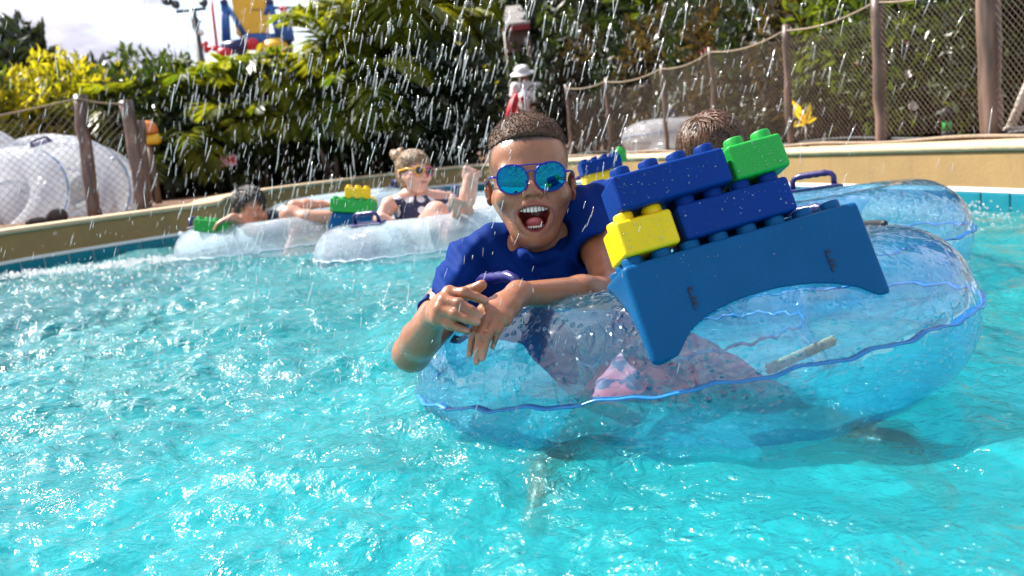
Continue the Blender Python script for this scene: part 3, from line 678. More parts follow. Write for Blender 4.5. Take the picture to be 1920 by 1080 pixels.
def gchild(o): o.parent = glasses; o.matrix_parent_inverse = Matrix.Translation(-glasses.location); return o
def gl_pt(q, x, z):   # lens plane wraps round the face
    X = q * .0312 + x; return (X, -.1010 + 4.2 * X * X, z + .0015)
fb = MB()
for q in (-1, 1):
    x, z = aviator(); x = x * q; z = z - np.abs(0 * z)
    z = z + .0012 * (x * q / .024)
    ring_ = [HB.w(gl_pt(q, a, c_)) for a, c_ in zip(x, z)]
    fb.tube(ring_, .00135, 8, closed=True)
    vs = []; fs = []; nr = 8
    for i in range(nr + 1):
        s_ = i / nr
        for a, c_ in zip(x, z):
            pt = np.array(gl_pt(q, a * s_, c_ * s_)); pt[1] -= .0042 * (1 - s_ * s_); vs.append(HB.w(pt))
    n = len(x)
    for i in range(nr):
        for k in range(n): fs.append((i * n + k, i * n + (k + 1) % n, (i + 1) * n + (k + 1) % n, (i + 1) * n + k))
    me = mesh_np('lens', np.array(vs), np.array(fs) if q > 0 else np.array(fs)[:, ::-1]); gchild(link('lens', me, m_lens))
    # hinge and temple arm
    fb.tube([HB.w(gl_pt(q, q * .0245, .006)), HB.w((q * .0645, -.083, .0085)), HB.w((q * .0715, -.055, .008)), HB.w((q * .0755, .0, .004)), HB.w((q * .0765, .020, -.004))], [.0016, .0018, .0016, .0015, .0013], 8)
    fb.tube([HB.w(gl_pt(q, -q * .0225, -.002)), HB.w((q * .0065, -.0975, -.001)), HB.w((q * .0055, -.0935, -.006))], .0008, 6)
fb.tube([HB.w((x_, -.1015 + 3.0 * x_ * x_, .0222 + .0012 * (1 - (x_ / .03) ** 2))) for x_ in np.linspace(-.028, .028, 13)], .0011, 8)
fb.tube([HB.w((x_, -.1020, .0095 + .0035 * (1 - (x_ / .0085) ** 2))) for x_ in np.linspace(-.0085, .0085, 9)], .0010, 8)
gchild(fb.build('frame', m_frame))

# ------------------------------------------------------------------ clear swim rings
def vinyl(name, tint, milk, milkcol):
    m, t = mat(name); g = NT(t); tc = g.n('ShaderNodeTexCoord')
    vo = g.n('ShaderNodeTexVoronoi', {'Vector': tc.outputs['Object'], 'Scale': 85.0, 'Randomness': 1.0}); dr = g.n('ShaderNodeMapRange', {'Value': vo.outputs['Distance'], 1: .1, 2: .42, 3: 1.0, 4: 0.0})
    pick = g.n('ShaderNodeSeparateXYZ', {0: vo.outputs['Color']}); pk = g.n('ShaderNodeMath', {0: pick.outputs[0], 1: .62}, operation='GREATER_THAN'); dm = g.n('ShaderNodeMath', {0: dr.outputs[0], 1: pk.outputs[0]}, operation='MULTIPLY')
    mp = g.n('ShaderNodeMapping', {0: tc.outputs['Object'], 'Scale': (34, 34, 5)}); st = g.n('ShaderNodeTexNoise', {'Vector': mp.outputs[0], 'Scale': 1.0, 'Detail': 3.0, 'Distortion': .8})
    sr = g.n('ShaderNodeMapRange', {'Value': st.outputs['Fac'], 1: .56, 2: .66, 3: 0.0, 4: .8})
    wv = g.n('ShaderNodeTexNoise', {'Vector': tc.outputs['Object'], 'Scale': 9.0, 'Detail': 2.0})
    a1 = g.n('ShaderNodeMath', {0: dm.outputs[0], 1: sr.outputs[0]}, operation='ADD'); a2 = g.n('ShaderNodeMath', {0: wv.outputs['Fac'], 1: 2.5}, operation='MULTIPLY'); a3 = g.n('ShaderNodeMath', {0: a1.outputs[0], 1: a2.outputs[0]}, operation='ADD')
    b = g.n('ShaderNodeBump', {'Height': a3.outputs[0], 'Strength': .8, 'Distance': .004})
    lw = g.n('ShaderNodeLayerWeight', {0: .25})
    fr = thin_fresnel(g, .12)
    tr = g.n('ShaderNodeBsdfTransparent'); tcx = g.n('ShaderNodeMix', {0: lw.outputs['Facing'], 6: c4(tint[0]), 7: c4(tint[1])}, data_type='RGBA'); g.l(tcx.outputs[2], tr.inputs[0])
    df = g.n('ShaderNodeBsdfDiffuse', {'Color': c4(milkcol), 'Normal': b.outputs[0]}); tl = g.n('ShaderNodeBsdfTranslucent', {'Color': c4(milkcol)})
    mk = g.n('ShaderNodeMixShader', {0: .5, 1: df.outputs[0], 2: tl.outputs[0]})
    m1 = g.n('ShaderNodeMixShader', {0: milk, 1: tr.outputs[0], 2: mk.outputs[0]})
    gl = g.n('ShaderNodeBsdfGlossy', {'Roughness': .05, 'Normal': b.outputs[0]})
    m2 = g.n('ShaderNodeMixShader', {0: fr.outputs[0], 1: m1.outputs[0], 2: gl.outputs[0]}); o = g.n('ShaderNodeOutputMaterial'); g.l(m2.outputs[0], o.inputs[0]); return m
m_vinyl = vinyl('clear_blue_vinyl', ((.72, .925, 1.0), (.22, .66, 1.0)), .09, (.16, .62, .96))
m_vinyl2 = vinyl('clear_milky_vinyl', ((.93, .97, .99), (.74, .90, 1.0)), .50, (.82, .93, 1.0))
m_vinyl3 = vinyl('white_hazed_vinyl', ((.95, .97, .99), (.8, .9, .96)), .46, (.92, .93, .96))
m_seam = pmat('blue_weld', (.02, .20, .50), rough=.25, var=.2, vscale=30)
m_seam2 = pmat('pale_weld', (.55, .65, .75), rough=.25, var=.2, vscale=30)
m_handle = pmat('indigo_plastic', (.012, .011, .115), rough=.32, var=.15, vscale=20, bump=.1, bscale=200)
m_black = pmat('black_rubber', (.012, .012, .014), rough=.5, var=.2)
m_rope = pmat('beige_rope', (.36, .28, .17), rough=.8, var=.2, vscale=60)
RR, Rr = .355, .138
def ring_mesh(na=224, nb=44, R_=RR, r_=Rr, npl=34):
    a = np.linspace(0, 2 * np.pi, na, endpoint=False); b = np.linspace(0, 2 * np.pi, nb, endpoint=False); A, B = np.meshgrid(a, b, indexing='ij')
    so = np.exp(-(np.angle(np.exp(1j * B)) / .42) ** 2); si = np.exp(-(np.angle(np.exp(1j * (B - np.pi))) / .55) ** 2)
    ph = npl * A + .9 * np.sin(5 * A) + .5 * np.sin(11 * A); pl = np.sin(ph) * (.55 + .45 * np.sin(3 * A + 1))
    r = r_ * (1 + .016 * so * pl + .040 * si * pl * np.cos(2 * A) + .006 * np.sin(3 * A + 2 * B) + .004 * np.sin(9 * A - B))
    X = (R_ + r * np.cos(B)) * np.cos(A); Y = (R_ + r * np.cos(B)) * np.sin(A); Z = r * np.sin(B) + .0022 * so * np.sin(ph * .5)
    idx = np.arange(na * nb).reshape(na, nb); q = np.stack([idx, np.roll(idx, -1, 0), np.roll(np.roll(idx, -1, 0), -1, 1), np.roll(idx, -1, 1)], -1).reshape(-1, 4)
    return mesh_np('ring', np.stack([X, Y, Z], -1).reshape(-1, 3), q)
RING_ME = ring_mesh()
def seam_mesh(rad, amp, n, w, h):
    a = np.linspace(0, 2 * np.pi, 420, endpoint=False); z = amp * np.sin(n * a + .9 * np.sin(5 * a)) + amp * .4 * np.sin(2.3 * n * a); k = len(a); v = []
    for dr, dz in ((-.004, -h), (w * (1 if rad > RR else -1), -h * .6), (w * (1 if rad > RR else -1), h * .6), (-.004, h)):
        rr_ = rad + dr + .002 * np.sin(n * a * .5 + 1); v.append(np.stack([rr_ * np.cos(a), rr_ * np.sin(a), z + dz], 1))
    i = np.arange(k); j = (i + 1) % k
    f = np.concatenate([np.stack([m * k + i, m * k + j, ((m + 1) % 4) * k + j, ((m + 1) % 4) * k + i], 1) for m in range(4)])
    return mesh_np('seam', np.concatenate(v), f)
SEAM_O = seam_mesh(RR + Rr, .0028, 25, .007, .0024); SEAM_I = seam_mesh(RR - Rr, .003, 22, .006, .003)
def handle_parts(parent, th, b=1.2, size=1.0, m=None):
    """a moulded grip on a base plate lying on the ring at angle th, tube angle b"""
    m = m or m_handle
    n = np.array((math.cos(b) * math.cos(th), math.cos(b) * math.sin(th), math.sin(b))); t = np.array((-math.sin(th), math.cos(th), 0)); c = np.array((RR * math.cos(th), RR * math.sin(th), 0)) + n * (Rr + .002)
    mw = frame(t, n, c); s = size
    h = link('handle', None if False else MB().tube([(-.062 * s, 0, .0), (-.062 * s, 0, .030 * s), (-.056 * s, 0, .038 * s), (-.046 * s, 0, .041 * s)] + [(x_ * s, 0, .0425 * s) for x_ in np.linspace(-.036, .036, 7)] + [(.046 * s, 0, .041 * s), (.056 * s, 0, .038 * s), (.062 * s, 0, .030 * s), (.062 * s, 0, 0)],
        [.0085 * s, .008 * s, .008 * s, .0085 * s] + [.0105 * s, .0085 * s, .0105 * s, .0085 * s, .0105 * s, .0085 * s, .0105 * s] + [.0085 * s, .008 * s, .008 * s, .0085 * s], 10).mesh('handle'), m, parent)
    h.matrix_basis = mw
    p = MB().box((0, 0, .0015), (.165 * s, .046 * s, .007), bev=.003); pl = link('base_plate', p.mesh('base_plate', False), m, h)
    return h
def make_ring(mw, label, group, vin, seam, handles=((2.6, 1.2), (.5, 1.2)), valve=True):
    root = empty('swim_ring', label=label, cat='swim ring', group=group, mw=mw)
    link('ring', RING_ME, vin if not RING_ME.materials else None, root)
    so = link('seam', SEAM_O, None, root); si = link('seam', SEAM_I, None, root)
    for o, mm in ((root.children[0], vin), (so, seam), (si, seam)):
        if not o.data.materials: o.data.materials.append(mm)
        o.material_slots[0].link = 'OBJECT'; o.material_slots[0].material = mm
    for th_, b_ in handles: handle_parts(root, th_, b_)
    if valve:
        v_ = MB().lathe([(.016, 0), (.016, .004), (.010, .006), (.009, .016), (.006, .018)], 16); o = link('valve', v_.mesh('valve'), m_seam2, root)
        n = np.array((math.cos(.9) * math.cos(1.2), math.cos(.9) * math.sin(1.2), math.sin(.9))); o.matrix_basis = frame(np.cross(n, (0, 0, 1)), n, np.array((RR * math.cos(1.2), RR * math.sin(1.2), 0)) + n * Rr)
    return root
def ring_frame(c, tx=0, ty=0, rot=0):
    u = np.array([math.cos(tx), 0, math.sin(tx)]); v = np.array([0, math.cos(ty), -math.sin(ty)]); v = v - u * (u @ v); v /= np.linalg.norm(v)
    w = np.cross(u, v); u2 = u * math.cos(rot) + v * math.sin(rot); return frame(u2, w, c)
G_RING = 'clear swim rings floating in the pool'
ringM = ring_frame(P(1284, 633, 1.75), R(5.2), R(5.5))
ring = make_ring(ringM, 'large clear blue tinted swim ring held by the boy in the blue shirt', G_RING, m_vinyl, m_seam, handles=((R(212), 1.5), (R(36), 1.35)))
# rope inside the ring and the strap over its far rim
b = MB()
for ph_ in (0, 2.09, 4.19):
    b.tube([np.array((.10 + .13 * t, -.165 + .05 * t, -.055 + .018 * t)) + .0055 * np.array((0, math.sin(t * 62 + ph_), math.cos(t * 62 + ph_))) for t in np.linspace(0, 1, 70)], .0044, 6)
link('rope', b.mesh('rope'), m_rope, ring)
sp_ = [np.array((RR * math.cos(a_), RR * math.sin(a_), 0)) + (Rr + .002) * np.array((math.cos(1.45) * math.cos(a_), math.cos(1.45) * math.sin(a_), math.sin(1.45))) for a_ in np.linspace(R(-12), R(22), 20)]
o = link('strap', MB().tube(sp_, .0055, 6).mesh('strap'), m_black, ring)

# ------------------------------------------------------------------ foam building bricks
BP, BH = .042, .0505     # stud pitch, brick height
m_blue = pmat('blue_foam', (.002, .05, .26), rough=.45, spec=.10, var=.10, vscale=10, bump=.10, bscale=260)
m_blue2 = pmat('deep_blue_foam', (.001, .030, .19), rough=.45, spec=.10, var=.10, vscale=10, bump=.10, bscale=260)
m_sadd = pmat('mid_blue_foam', (.001, .080, .215), rough=.42, spec=.12, var=.08, vscale=9, bump=.08, bscale=260)
m_yel = pmat('yellow_foam', (.78, .53, .0), rough=.42, spec=.35, var=.06, vscale=10, bump=.10, bscale=260)
m_grn = pmat('green_foam', (.008, .32, .04), rough=.42, spec=.35, var=.08, vscale=10, bump=.10, bscale=260)
_stud = None
def stud_obj(m, parent, loc):
    global _stud
    if _stud is None:
        r_, h_ = .0142, .0125; _stud = MB().lathe([(r_, -.002), (r_, h_ - .003), (r_ - .0012, h_ - .0008), (r_ - .0035, h_)], 18).mesh('stud'); _stud.materials.append(m); smooth_angle(_stud, 50)
    o = bpy.data.objects.new('stud', _stud); sc.collection.objects.link(o); o.parent = parent; o.location = loc
    o.material_slots[0].link = 'OBJECT'; o.material_slots[0].material = m; return o
def brick(mw, nu, nw, m, label, group='foam bricks stacked on the swim rings', h=BH, studs=True, sc_=1.0, skip=None):
    root = empty('foam_brick', label=label, cat='foam brick', group=group, mw=mw @ Matrix.Scale(sc_, 4))
    o = MB().box((nu * BP / 2, nw * BP / 2, h / 2), (nu * BP - .002, nw * BP - .002, h)).build('block', m, root); md = o.modifiers.new('bevel', 'BEVEL'); md.width = .0055; md.segments = 3; md.harden_normals = True
    if studs:
        for i in range(nu):
            for j in range(nw):
                if skip and skip(i, j): continue
                stud_obj(m, root, ((i + .5) * BP, (j + .5) * BP, h))
    return root
# the saddle brick on the near rim; its underside is carved to the ring
pTL, pTR, pBL = P(1165, 500, 1.285), P(1608, 374, 1.335), P(1239, 683, 1.262)
su = pTR - pTL; sw_ = np.linalg.norm(su); su /= sw_
sv = pTL - pBL; sv = sv - su * (su @ sv); shh = np.linalg.norm(sv); sv /= shh; sw = np.cross(sv, su) * 1.0
if sw @ FW < 0: sw = -sw
sadM = Matrix(((su[0], sw[0], sv[0], pTL[0]), (su[1], sw[1], sv[1], pTL[1]), (su[2], sw[2], sv[2], pTL[2]), (0, 0, 0, 1)))   # u, back, up; right-handed check below
saddle = empty('saddle_brick', label='wide mid blue foam saddle brick arched over the rim of the near ring', cat='foam saddle', mw=sadM)
inv = np.array(ringM.inverted() @ sadM)
S = SDF((-.02, -.02, -shh - .02), (sw_ + .02, .19, .02), .0035)
hx, hy, hz = sw_ / 2, .075, shh / 2
def rbox(X, Y, Z, b=.007):
    fl_ = .10 * np.clip(-Z - .06, 0, 1)      # the wings spread a little towards their tips
    dx = np.abs(X - hx) - (hx - b) - .25 * fl_ * 0; dy = np.abs(Y - hy) - hy + b; dz = np.abs(Z + hz) - hz + b
    return np.sqrt(np.maximum(dx, 0) ** 2 + np.maximum(dy, 0) ** 2 + np.maximum(dz, 0) ** 2) + np.minimum(np.maximum(np.maximum(dx, dy), dz), 0) - b
S.op(rbox, (0, 0, -shh), (sw_, .15, 0))
def torus(X, Y, Z):
    p = [inv[i, 0] * X + inv[i, 1] * Y + inv[i, 2] * Z + inv[i, 3] for i in range(3)]
    return np.sqrt((np.sqrt(p[0] ** 2 + p[1] ** 2) - RR) ** 2 + p[2] ** 2) - (Rr + .001)
S.op(torus, (0, 0, -shh), (sw_, .15, 0), .006, 's')
v, q = S.mesh(2); link('block', mesh_np('block', v, q), m_sadd, saddle)
for i in range(8):
    for j in range(3): stud_obj(m_sadd, saddle, (.022 + i * .0425, .022 + j * BP, -.001))
m_slot = pmat('dark_slot', (.004, .02, .06), rough=.6)
for cx_, cz_ in ((.078, -.068), (.280, -.072)):
    for i in range(3):
        for w_, h_, dx_, dz_ in ((.0022, .011, 0, 0), (.0075, .0030, .0030, .0035 if i != 1 else 0)):
            o = MB().box((cx_ + dx_, -.0006, cz_ + (i - 1) * .0105 * 1.0 + dz_), (w_ if w_ > .004 else .0030, .0026, h_ if h_ < .004 else .0088)).build('slot', m_slot, saddle, smooth=False)
def sm4(u, v, w=0.0): return sadM @ Matrix.Translation((u, w, v))
brick(sm4(.010, .011, .0) @ Matrix.Rotation(R(2), 4, 'Z'), 2, 2, m_yel, 'yellow two by two foam brick resting on the blue saddle brick')
brick(sm4(.1005, .011, .002), 4, 2, m_blue2, 'long blue foam brick in the stack beside the yellow brick')
brick(sm4(.0235, .0735, -.004), 4, 2, m_blue2, 'long dark blue foam brick topping the stack above the yellow brick')
brick(sm4(.1965, .0735, .001), 2, 2, m_grn, 'bright green foam brick on top of the stack of blue bricks')

# ------------------------------------------------------------------ the other rings
def flat_c(x, d, z=.052):
    y = 262 - (x - 960) * math.tan(ROLL); q = P(x, y, d); y2 = y + (q[2] - z) * FPX / d / math.cos(ROLL); q = P(x, y2, d); return np.array((q[0], q[1], z))
make_ring(ring_frame(flat_c(798, 4.28, .008), R(1), R(2), .6), 'clear swim ring carrying the girl in the polka dot swimsuit', G_RING, m_vinyl2, m_seam2, handles=((R(205), 1.35), (R(330), 1.35)))
make_ring(ring_frame(flat_c(512, 4.95, .028), R(1), R(1), 2.1), 'clear swim ring under the green studded brick and the slumped dark haired boy', G_RING, m_vinyl2, m_seam2, handles=((R(60), 1.4),))
make_ring(ring_frame(flat_c(1015, 4.55), R(-2), R(1), 1.2), 'clear swim ring partly hidden behind the head of the boy in the blue shirt', G_RING, m_vinyl2, m_seam2, handles=((R(120), 1.3),))
make_ring(ring_frame(flat_c(640, 6.4), R(1), R(-1), 3.1), 'empty clear swim ring drifting behind the girl near the tan wall', G_RING, m_vinyl2, m_seam2, handles=((R(200), 1.4),))
r5 = make_ring(ring_frame(flat_c(1444, 2.55, .065), R(3), R(4), 0), 'clear swim ring with an upright indigo handle behind the brick stack', G_RING, m_vinyl, m_seam, handles=((R(52), 1.45), (R(215), 1.3)))
make_ring(ring_frame(flat_c(1150, 3.9, .08), R(2), R(3), .3), 'clear swim ring under the small blue and yellow bricks behind the boy', G_RING, m_vinyl2, m_seam2, handles=((R(80), 1.3),))
G_PILE = 'clear swim rings stacked on land'
def stand_frame(c, nrm, rot=0):
    n = np.asarray(nrm, float) / np.linalg.norm(nrm); x = np.cross((0, 0, 1.0), n); x /= np.linalg.norm(x); y = np.cross(n, x); x2 = x * math.cos(rot) + y * math.sin(rot); return frame(x2, n, c)
make_ring(stand_frame(P(1268, 256, 8.7), (.05, .1, 1)), 'milky clear swim ring lying on the planting bed behind the tan wall', G_PILE, m_vinyl3, m_seam, handles=((R(100), 1.3),))
for (x, y, d, n, lb) in ((118, 360, 7.5, (.25, -.9, .55), 'clear swim ring leaning in the pile next to the wooden post'), (10, 385, 7.2, (-.1, -.85, .55), 'clear swim ring leaning lowest at the front of the pile behind the net'),
                         (82, 328, 8.1, (.2, -.62, .85), 'clear swim ring lying tilted across the top of the pile behind the net'), (-62, 330, 7.9, (.3, -.8, .6), 'clear swim ring half cut off by the picture edge at the side of the pile'),
                         (178, 372, 8.0, (.75, -.6, .35), 'clear swim ring standing steeply behind the two wooden posts')):
    make_ring(stand_frame(P(x, y, d), n, x * .1), lb, G_PILE, m_vinyl3, m_seam, handles=((R(150), 1.3),))

# bricks on the other rings
def brick_at(x, y, d, tilt, yaw, nu, nw, m, lb, sc_=1.0, h=BH):
    th = tilt; u = math.cos(th) * RC + math.sin(th) * UC; u = u * math.cos(yaw) + FW * math.sin(yaw); z = math.cos(th) * UC - math.sin(th) * RC
    mw = frame(u, z, P(x, y, d)); return brick(mw, nu, nw, m, lb, sc_=sc_, h=h)
sd = empty('saddle_brick', label='tall blue foam pillar standing on the ring of the girl', cat='foam saddle', mw=frame(math.cos(-.06) * RC + math.sin(-.06) * UC, UC, P(609, 452, 4.2)))
o = MB(); hw = .205
for z, x0, x1, y1 in ((-.13, -.005, .235, .13), (.0, .0, .228, .13), (.128, .022, .208, .12)): o.v += [(x0, 0, z), (x1, 0, z), (x1, y1, z), (x0, y1, z)]
o.f = [(3, 2, 1, 0), (8, 9, 10, 11)] + [(a * 4 + k, a * 4 + (k + 1) % 4, (a + 1) * 4 + (k + 1) % 4, (a + 1) * 4 + k) for a in (0, 1) for k in range(4)]
bo = o.build('block', m_sadd, sd, smooth=False); md = bo.modifiers.new('bevel', 'BEVEL'); md.width = .006; md.segments = 2
for i in range(4):
    for j in range(2): stud_obj(m_sadd, sd, (.05 + i * .042, .03 + j * .042, .128))
brick_at(617, 396, 4.19, -.06, 0, 5, 3, m_grn, 'green foam brick on top of the blue pillar of the girl\'s ring', .93, .062)
brick_at(645, 372, 4.20, -.05, .1, 3, 2, m_yel, 'yellow foam brick crowning the green brick on the girl\'s ring', .9, .056)
brick_at(686, 392, 4.26, -.05, .9, 2, 2, m_yel, 'yellow foam brick turned sideways at the end of the green brick', .85, .062)
brick_at(361, 433, 4.55, -.09, -.12, 4, 3, m_grn, 'green studded foam brick sitting on the ring of the dark haired boy', .98, .060)
brick_at(1100, 350, 3.62, .20, .12, 3, 2, m_yel, 'small yellow foam brick under a blue one behind the blue shirted boy', .95)
brick_at(1094, 329, 3.60, .26, .12, 4, 2, m_blue2, 'small blue foam brick seen between the boy in blue and the milky ring', .95)
brick_at(1160, 303, 3.78, .1, .3, 1, 1, m_grn, 'tiny green foam brick peeking out behind the blue bricks', .95)

# ------------------------------------------------------------------ the other people
def body(parts, heads, hgrid, skin, name='body', parent=None, m=None, pad=.06, fold=None, cols=None, mouth='closed'):
    pts = np.array([p for ch in parts for p in ch[0]] + [H.o for H in heads]); rmax = max(max(ch[1]) for ch in parts); pd = rmax + .03
    lo, hi = pts.min(0) - pd, pts.max(0) + pd
    for H in heads: lo = np.minimum(lo, H.o - .15); hi = np.maximum(hi, H.o + .15)
    S = SDF(lo, hi, hgrid)
    for H in heads: add_head(S, H, mouth)
    for ch in parts: S.chain([np.asarray(p) for p in ch[0]], ch[1], ch[2] if len(ch) > 2 else .02)
    if fold: S.grow(fold)
    v, q = S.mesh(1); me = mesh_np(name, v, q)
    if skin is not None:
        c = np.tile(np.asarray(skin), (len(v), 1)) * (1 + .08 * fnoise(v[:, 0], v[:, 1], v[:, 2], 7, 2))[:, None]
        for H in heads: c = head_cols(H, v, c, mouth)
        set_col(me, c)
    return link(name, me, m)
def head_at(px, py, d, face, k=1.0, up=None):
    """head frame from where the middle of the skull is and the way the face points"""
    f = np.asarray(face, float) / np.linalg.norm(face); Y = -f; Z = UC if up is None else np.asarray(up, float); Z = Z - Y * (Z @ Y); Z /= np.linalg.norm(Z); X = np.cross(Y, Z)
    return Head(P(px, py, d), np.stack([X, Y, Z], 1), k)
def hair_cap(H, m, parent, extra=(), cut=None, h=.005, thick=.012, strands=60, name='hair'):
    S = SDF(H.o - .17, H.o + .17, h)
    H.E(S, (0, .010, .036), (.0695 + thick, .094 + thick, .070 + thick), .01); H.E(S, (0, .040, -.01), (.062 + thick, .056 + thick, .06 + thick), .03)
    if cut: cut(S, H)
    for c, r in extra: H.E(S, c, r, .012)
    A = H.A
    def st(X, Y, Z):
        a = (X - H.o[0]) * A[0, 0] + (Y - H.o[1]) * A[1, 0] + (Z - H.o[2]) * A[2, 0]; c = (X - H.o[0]) * A[0, 2] + (Y - H.o[1]) * A[1, 2] + (Z - H.o[2]) * A[2, 2]; bq = (X - H.o[0]) * A[0, 1] + (Y - H.o[1]) * A[1, 1] + (Z - H.o[2]) * A[2, 1]
        return .0009 * np.sin(strands * 7 * (a + .3 * c) + 2 * np.sin(bq * 30)) + .0008 * np.sin(strands * 9 * (a * .6 - .5 * c) + 2 * np.sin(bq * 47)) + .003 * np.sin(40 * a + 30 * bq) * np.sin(35 * c)
    S.grow(st); v, q = S.mesh(0); return child(link(name, mesh_np(name, v, q), m), parent)
def hair_locks(H, m, parent, n=900, L=.05, crown=(0, .05, .10), lim=lambda p: p[1] > -.045 + .55 * (.05 - p[2]), r0=.0026, lift=.010, seed=1, sweep=(0, 0, 0), name='hair'):
    """many short tapered locks that run over the scalp away from the crown"""
    r = np.random.default_rng(seed); b = MB(); C0 = np.array((0, .008, .034)); Rd = np.array((.0695, .094, .0705)); cr = np.array(crown); k = 0
    while k < n:
        u = r.normal(size=3); u /= np.linalg.norm(u); p = C0 + u * Rd
        if not lim(p): continue
        pts = []; q = p.copy(); jit = r.normal(size=3) * .35
        for s_ in range(5):
            nn = (q - C0) / Rd ** 2; nn /= np.linalg.norm(nn); t = q - cr; t = t / (np.linalg.norm(t) + 1e-6) + jit + np.asarray(sweep); t -= nn * (t @ nn); t /= np.linalg.norm(t) + 1e-6
            e = C0 + (q - C0) / np.sqrt((((q - C0) / Rd) ** 2).sum()); pts.append(H.w(e + nn * (.002 + lift * (1 - (1 - s_ / 4) ** 2)))); q = e + t * L / 4
        w = r0 * r.uniform(.7, 1.3); b.tube(pts, [w * .8, w, w * .9, w * .65, w * .15], 4, cap=False); k += 1
    return child(b.build(name, m), parent)
def front_cut(S, H, y0=-.045, slope=.55, z0=.062):
    """clear the hair away from the face: everything in front of a slanted plane below the hairline"""
    n = H.A @ np.array((0, -1, -slope)); S.cut(H.w((0, y0, z0 * .5)), n, .006)
def hand_pts(w, dirv, nrm, parts, s=1.0, spread=.012):
    d = np.asarray(dirv, float) / np.linalg.norm(dirv); n = np.asarray(nrm, float) / np.linalg.norm(nrm); t = np.cross(d, n)
    for i, L in enumerate((.058, .064, .060, .048)):
        o = (i - 1.5) * spread * s; k = w + d * .058 * s + t * o; parts.append(([w, k], [.017 * s, .010 * s], .012)); parts.append(([k, k + (d * .9 - n * .25) * L * .5 * s, k + (d * .75 - n * .6) * L * s], [.0092 * s, .008 * s, .0062 * s], .003))
    k = w + d * .02 * s - t * .016 * s; parts.append(([k, k + (d * .6 - t * .7) * .035 * s, k + (d * .85 - t * .55) * .055 * s], [.011 * s, .009 * s, .007 * s], .004))
def strand_mat(name, c1, c2, sc_=(90, 90, 14)):
    m, t = mat(name); g = NT(t); tc = g.n('ShaderNodeTexCoord'); mp = g.n('ShaderNodeMapping', {0: tc.outputs['Object'], 'Scale': sc_}); n = g.n('ShaderNodeTexNoise', {'Vector': mp.outputs[0], 'Scale': 1.0, 'Detail': 5.0})
    rp = g.n('ShaderNodeValToRGB', {0: n.outputs['Fac']}); rp.color_ramp.elements[0].position = .35; rp.color_ramp.elements[1].position = .68; rp.color_ramp.elements[0].color = c4(c1); rp.color_ramp.elements[1].color = c4(c2)
    b = g.n('ShaderNodeBump', {'Height': n.outputs['Fac'], 'Strength': .6, 'Distance': .004}); p = g.n('ShaderNodeBsdfPrincipled', {'Base Color': rp.outputs[0], 'Roughness': .42, 'Normal': b.outputs[0]}); o = g.n('ShaderNodeOutputMaterial'); g.l(p.outputs[0], o.inputs[0]); return m
m_hair_blond = strand_mat('fair_hair', (.10, .055, .028), (.42, .27, .14)); m_hair_brown = strand_mat('brown_hair', (.035, .016, .009), (.20, .095, .045)); m_hair_dark = strand_mat('dark_hair', (.008, .006, .005), (.035, .022, .016))
m_skin2 = skin_mat('fair_skin', .4, .08)
FAIR = (.62, .34, .25)
# girl
girl = empty('person', P(785, 450, 4.25), 'small girl in a navy polka dot swimsuit and sunglasses raising a bare foot', 'person')
GH = head_at(775, 323, 4.22, -.80 * FW + .62 * RC - .05 * UC, .91)
d = 4.25
gn, gc, gp = P(776, 368, d + .02), P(778, 402, d + .03), P(800, 455, d)
gr, gl_ = P(731, 385, d - .04), P(838, 374, d + .10)
pts = [([gn + UC * .06, gn, gc], [.036, .038, .065], .03), ([gc, gp], [.075, .08], .03), ([gn, gr], [.04, .037], .03), ([gn, gl_], [.04, .037], .03)]
gw = P(716, 408, d - .20); pts.append(([gr, P(712, 412, d - .06), gw], [.036, .030, .018], .015)); hand_pts(gw, .8 * RC - .25 * UC, UC, pts, .9)
gw2 = P(905, 392, d + .05); pts.append(([gl_, P(872, 392, d + .10), gw2], [.035, .027, .018], .015)); hand_pts(gw2, RC, UC, pts, .9)
k1 = P(818, 400, d - .22); a1 = P(846, 452, d - .30); f1 = P(858, 386, d - .38)
pts += [([P(785, 450, d), k1], [.066, .048], .02), ([k1, .6 * k1 + .4 * a1, a1], [.047, .042, .026], .02), ([a1, a1 + .4 * (f1 - a1), f1], [.026, .024, .018], .012)]
k2 = P(852, 436, d - .1); a2 = P(872, 398, d - .30); f2 = P(884, 330, d - .34)
pts += [([P(812, 452, d), k2], [.066, .048], .02), ([k2, a2], [.044, .027], .02), ([a2, a2 + .5 * (f2 - a2), f2], [.034, .034, .030], .012)]
for k in range(5):
    for f_, a_ in ((f1, a1), (f2, a2)):
        dd = (f_ - a_) / np.linalg.norm(f_ - a_); q0 = f_ + RC * (k - 2) * .0150; pts.append(([q0, q0 + dd * (.034 - .004 * k) - FW * .004], [.0118 - .0009 * k, .0100 - .0009 * k], .003))
child(body(pts, [GH], .0062, FAIR, 'body', None, m_skin2), girl)
m_dots, t_ = mat('polka_dot_fabric'); g = NT(t_); tc = g.n('ShaderNodeTexCoord'); vo = g.n('ShaderNodeTexVoronoi', {'Vector': tc.outputs['Object'], 'Scale': 19.0, 'Randomness': .3})
th_ = g.n('ShaderNodeMath', {0: vo.outputs['Distance'], 1: .42}, operation='LESS_THAN'); mx_ = g.n('ShaderNodeMix', {0: th_.outputs[0], 6: (.012, .014, .055, 1), 7: (.78, .78, .80, 1)}, data_type='RGBA')
p = g.n('ShaderNodeBsdfPrincipled', {'Base Color': mx_.outputs[2], 'Roughness': .5}); o_ = g.n('ShaderNodeOutputMaterial'); g.l(p.outputs[0], o_.inputs[0])
